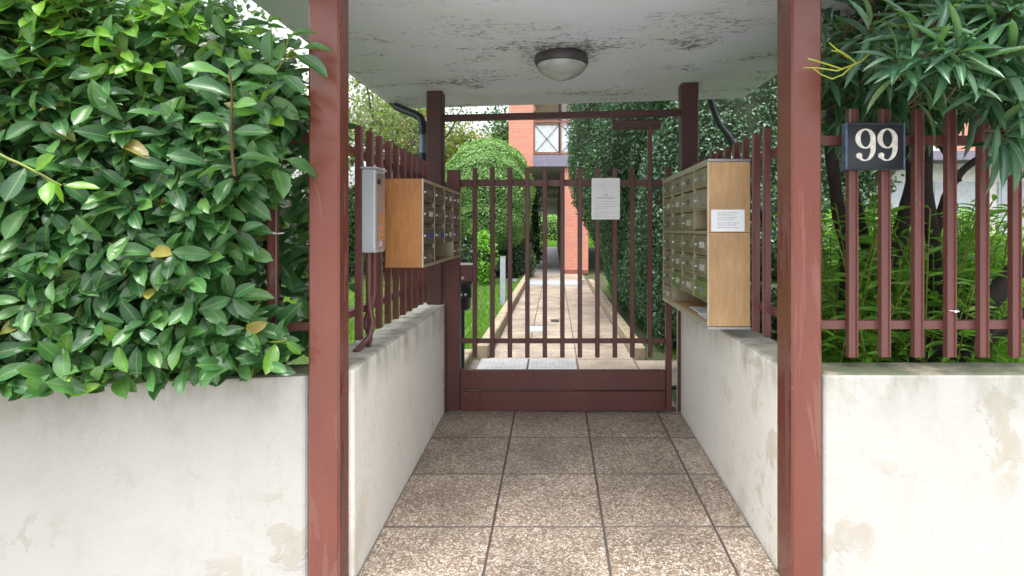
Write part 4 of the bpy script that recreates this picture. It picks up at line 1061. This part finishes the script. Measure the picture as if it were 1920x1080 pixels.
for k in range(90):
    x = RNG.uniform(1548, 1740); y = RNG.uniform(60, 260); Y = RNG.uniform(2.6, 3.6)
    c = np.array(px(x, y, Y)); add_whorls(c, (RNG.normal()*.4, -.4, RNG.uniform(-.5, .6)), .14, 5, .13)
os_ = thing('oleander_shrub', (1.9, 2.8, 0), 'large oleander shrub with dark trunks leaning over the number plate', 'shrub')
def ko_o(P, T):
    return ~((((P[:, 0] < 1.42) & (P[:, 2] > ZC+.72)) & (RNG.random(len(P)) < .9)) | ((T[:, 0] < .995) & (T[:, 1] < 2.3)) | (P[:, 0] < 1.0) | (T[:, 0] < .9) | ((T[:, 2] < ZC+.42) & (T[:, 1] < 2.2) & (T[:, 0] < 1.42)) | ((C_in(P)) & (P[:, 1] < 2.3)))
def C_in(P): return (P[:, 0] > 1.08) & (P[:, 0] < 1.36) & (P[:, 2] < ZC+.46)
emit(os_, ol, LEAF_O, M['oleander'], M['oleander'], 300, keepout=ko_o)
m = MB()
for pts in osh: m.tube([Vector(p) for p in pts], [.004]*len(pts), 5, cap=False)
o = m.build('green_shoots', M['stem_brown'], os_); o['kind'] = 'stuff'
def trunk(pp, r, name='trunk', mat='bark'):
    P = [px(x, y, Y) for x, y, Y in pp]; 
    # smooth
    Q = []
    for i in range(len(P)-1):
        p0 = P[max(i-1, 0)]; p1 = P[i]; p2 = P[i+1]; p3 = P[min(i+2, len(P)-1)]
        for k in range(5):
            t = k/5; Q.append(.5*((2*p1)+(-p0+p2)*t+(2*p0-5*p1+4*p2-p3)*t*t+(-p0+3*p1-3*p2+p3)*t**3))
    Q.append(P[-1]); n = len(Q); R = [r[0]+(r[1]-r[0])*i/(n-1) for i in range(n)]
    R = [q*(1+.08*math.sin(i*1.7+len(pp))) for i, q in enumerate(R)]
    m = MB(); m.tube(Q, R, 10); return m.build(name, M[mat], os_)
trunk([(1700, 780, 3.0), (1752, 640, 3.0), (1752, 480, 3.0), (1735, 330, 2.95), (1745, 180, 2.9), (1760, 40, 2.8)], (.042, .028))
trunk([(1640, 790, 3.1), (1655, 560, 3.1), (1690, 430, 3.05), (1712, 320, 3.0), (1690, 200, 2.9), (1650, 60, 2.8)], (.05, .025))
trunk([(1560, 800, 3.2), (1590, 520, 3.1), (1570, 380, 3.1), (1558, 230, 3.0), (1590, 60, 2.9)], (.045, .025))
trunk([(1600, 800, 3.3), (1640, 620, 3.3), (1625, 470, 3.25), (1600, 330, 3.2), (1620, 120, 3.1)], (.04, .022))
trunk([(1748, 450, 3.0), (1775, 370, 2.95), (1800, 325, 2.9), (1850, 285, 2.85), (1880, 250, 2.8)], (.030, .010), 'branch')
trunk([(1650, 800, 2.9), (1710, 680, 2.85), (1790, 630, 2.8), (1850, 570, 2.75), (1915, 500, 2.7), (2010, 470, 2.7)], (.055, .04), 'branch')
trunk([(1730, 790, 2.9), (1790, 675, 2.85), (1850, 635, 2.8), (1920, 590, 2.8), (2010, 560, 2.8)], (.040, .03), 'branch')
trunk([(1740, 235, 2.85), (1780, 300, 2.8), (1800, 340, 2.8)], (.016, .010), 'branch')
trunk([(1500, 800, 5.0), (1470, 520, 4.9), (1425, 395, 4.8), (1375, 272, 4.7), (1345, 225, 4.7), (1322, 150, 4.6), (1300, 60, 4.6)], (.032, .022), 'branch', 'pipe_dark')
m = MB(); B = px(1642, 90, 1.98)
for pp in (((1642, 90), (1615, 115), (1570, 133), (1530, 127), (1507, 127)), ((1600, 122), (1580, 140), (1560, 148), (1540, 140), (1525, 128)), ((1605, 118), (1590, 105), (1568, 92), (1555, 80)), ((1580, 130), (1550, 120), (1515, 110)), ((1590, 108), (1575, 97), (1560, 95))):
    m.tube([px(x, y, 1.98-.03*i) for i, (x, y) in enumerate(pp)], [.0034-.0005*i for i in range(len(pp))], 6)
m.build('bare_yellow_twig', M['yellow_twig'], os_)

# ---- bright shoots behind the right fence
wd = []; wst = []
def weed(x, y, h):
    b = np.array([x, y, -.03]); lean = RNG.normal(size=2)*.13; n = int(h/.035); pts = []
    for k in range(n+1):
        t = k/n; q = b+np.array([lean[0]*t*t*h, lean[1]*t*t*h, t*h]); pts.append(q)
        if t > .12:
            a = k*2.4; ld = np.array([math.cos(a), math.sin(a), .45-.4*(1-t)+RNG.normal()*.2]); s = RNG.uniform(.12, .21)*(1-.4*t)
            wd.append((q, ld, np.array([0, -.2, 1])+RNG.normal(size=3)*.3, s, False, int(RNG.integers(0, 3))))
    wst.append(pts)
gx_ = thing('shoot_thicket', (2.0, 3.6, 0), 'thicket of bright green narrow-leaved shoots behind the right street fence', 'plants')
for k in range(430):
    Y = RNG.uniform(2.7, 4.8); xx = (RNG.uniform(1545, 1905)-VX)/F*Y
    top = RNG.uniform(400, 640) if RNG.random() < .7 else RNG.uniform(330, 420)
    if (xx/Y*F+VX) > 1800: top = max(top, 330+RNG.uniform(0, 200))
    h = ZC-(top-VY)/F*Y+.03
    if h > .2 and xx > 1.12: weed(xx, Y, min(h, 1.45))
emit(gx_, wd, [leaf_t(.20, 4, .45, c, .2) for c in (.1, .3, .5)], M['weed'], M['weed'], 300)
m = MB()
for pts in wst: m.tube([Vector(p) for p in pts[::3]+[pts[-1]]], .004, 4, cap=False)
o = m.build('stems', M['stem'], gx_); o['kind'] = 'stuff'
shrub('shrub', 'dark ground-hugging shrub behind the right street wall by the post', 'shrub', [((1.75, 4.4, .35), (.6, .5, .55)), ((1.5, 5.0, .7), (.45, .4, .8))], 1500, .06, M['hedge_dk'], jit=.15)
shrub('shrub', 'bright green leafy mass directly behind the narrow-leaved shoots', 'shrub', [((2.9, 5.6, .45), (.7, .5, .75)), ((4.2, 6.2, .45), (.9, .5, .95)), ((5.6, 6.6, .35), (.9, .5, .8))], 800, .10, M['weed'], jit=.2)
shrub('shrub', 'feathery light green shrub beyond the shoots in front of the white building', 'shrub', [((6.6, 10.5, .5), (1.1, .8, 1.0)), ((8.6, 11.5, .4), (1.2, .8, .9))], 300, .11, M['hedge_lt'], jit=.2)

# ---- grass
def grass(name, region, n, h, label):
    P = region(n); n = len(P); D = norm(RNG.normal(size=(n, 3))*.45+np.array([0, 0, 1.0])); N = RNG.normal(size=(n, 3))
    hh = h*RNG.uniform(.5, 1.3, n)*(1+.5*np.sin(P[:, 0]*3)*np.cos(P[:, 1]*2.3))*(.6+.05*P[:, 1])
    V, Fq, _ = batch(BLADE, P, D, N, hh, hh*.16)
    o = link(name, npmesh(name, V, Fq, None, M['grass'])); tag(o, label, 'grass', None, 'stuff')
def reg_l(n):
    y = 2.4+13*RNG.random(n)**1.25; x = -.93-(RNG.random(n)**1.1)*(.35*y+1.0)
    k = ~((x > -1.0) & (y < 4.7)); k &= ~((y > 13.85) & (y < 14.75)); return np.stack([x, y, np.full(n, -.03)], 1)[k]
def reg_l2(n):
    y = 5.6+9*RNG.random(n); x = RNG.uniform(-.93, -.785, n); return np.stack([x, y, np.full(n, -.02)], 1)
grass('grass', reg_l, 90000, .07, 'bright green lawn grass left of the garden path')
grass('grass', reg_l2, 6000, .06, 'grass tufts against the left kerb of the path')
def reg_r(n):
    y = 2.5+10*RNG.random(n)**1.1; x = 1.15+RNG.random(n)*(y*.95); return np.stack([x, y, np.full(n, -.03)], 1)
grass('grass', reg_r, 80000, .08, 'bright green grass behind the right street wall')
def reg_f(n):
    return np.stack([RNG.uniform(-4, 4, n), RNG.uniform(41.2, 52, n), np.full(n, -.03)], 1)
grass('grass', reg_f, 9000, .10, 'sunlit grass beyond the far end of the arcade')
print('objects', len(S.objects), 'tris', sum(len(o.data.polygons) for o in S.objects if o.type == 'MESH'))
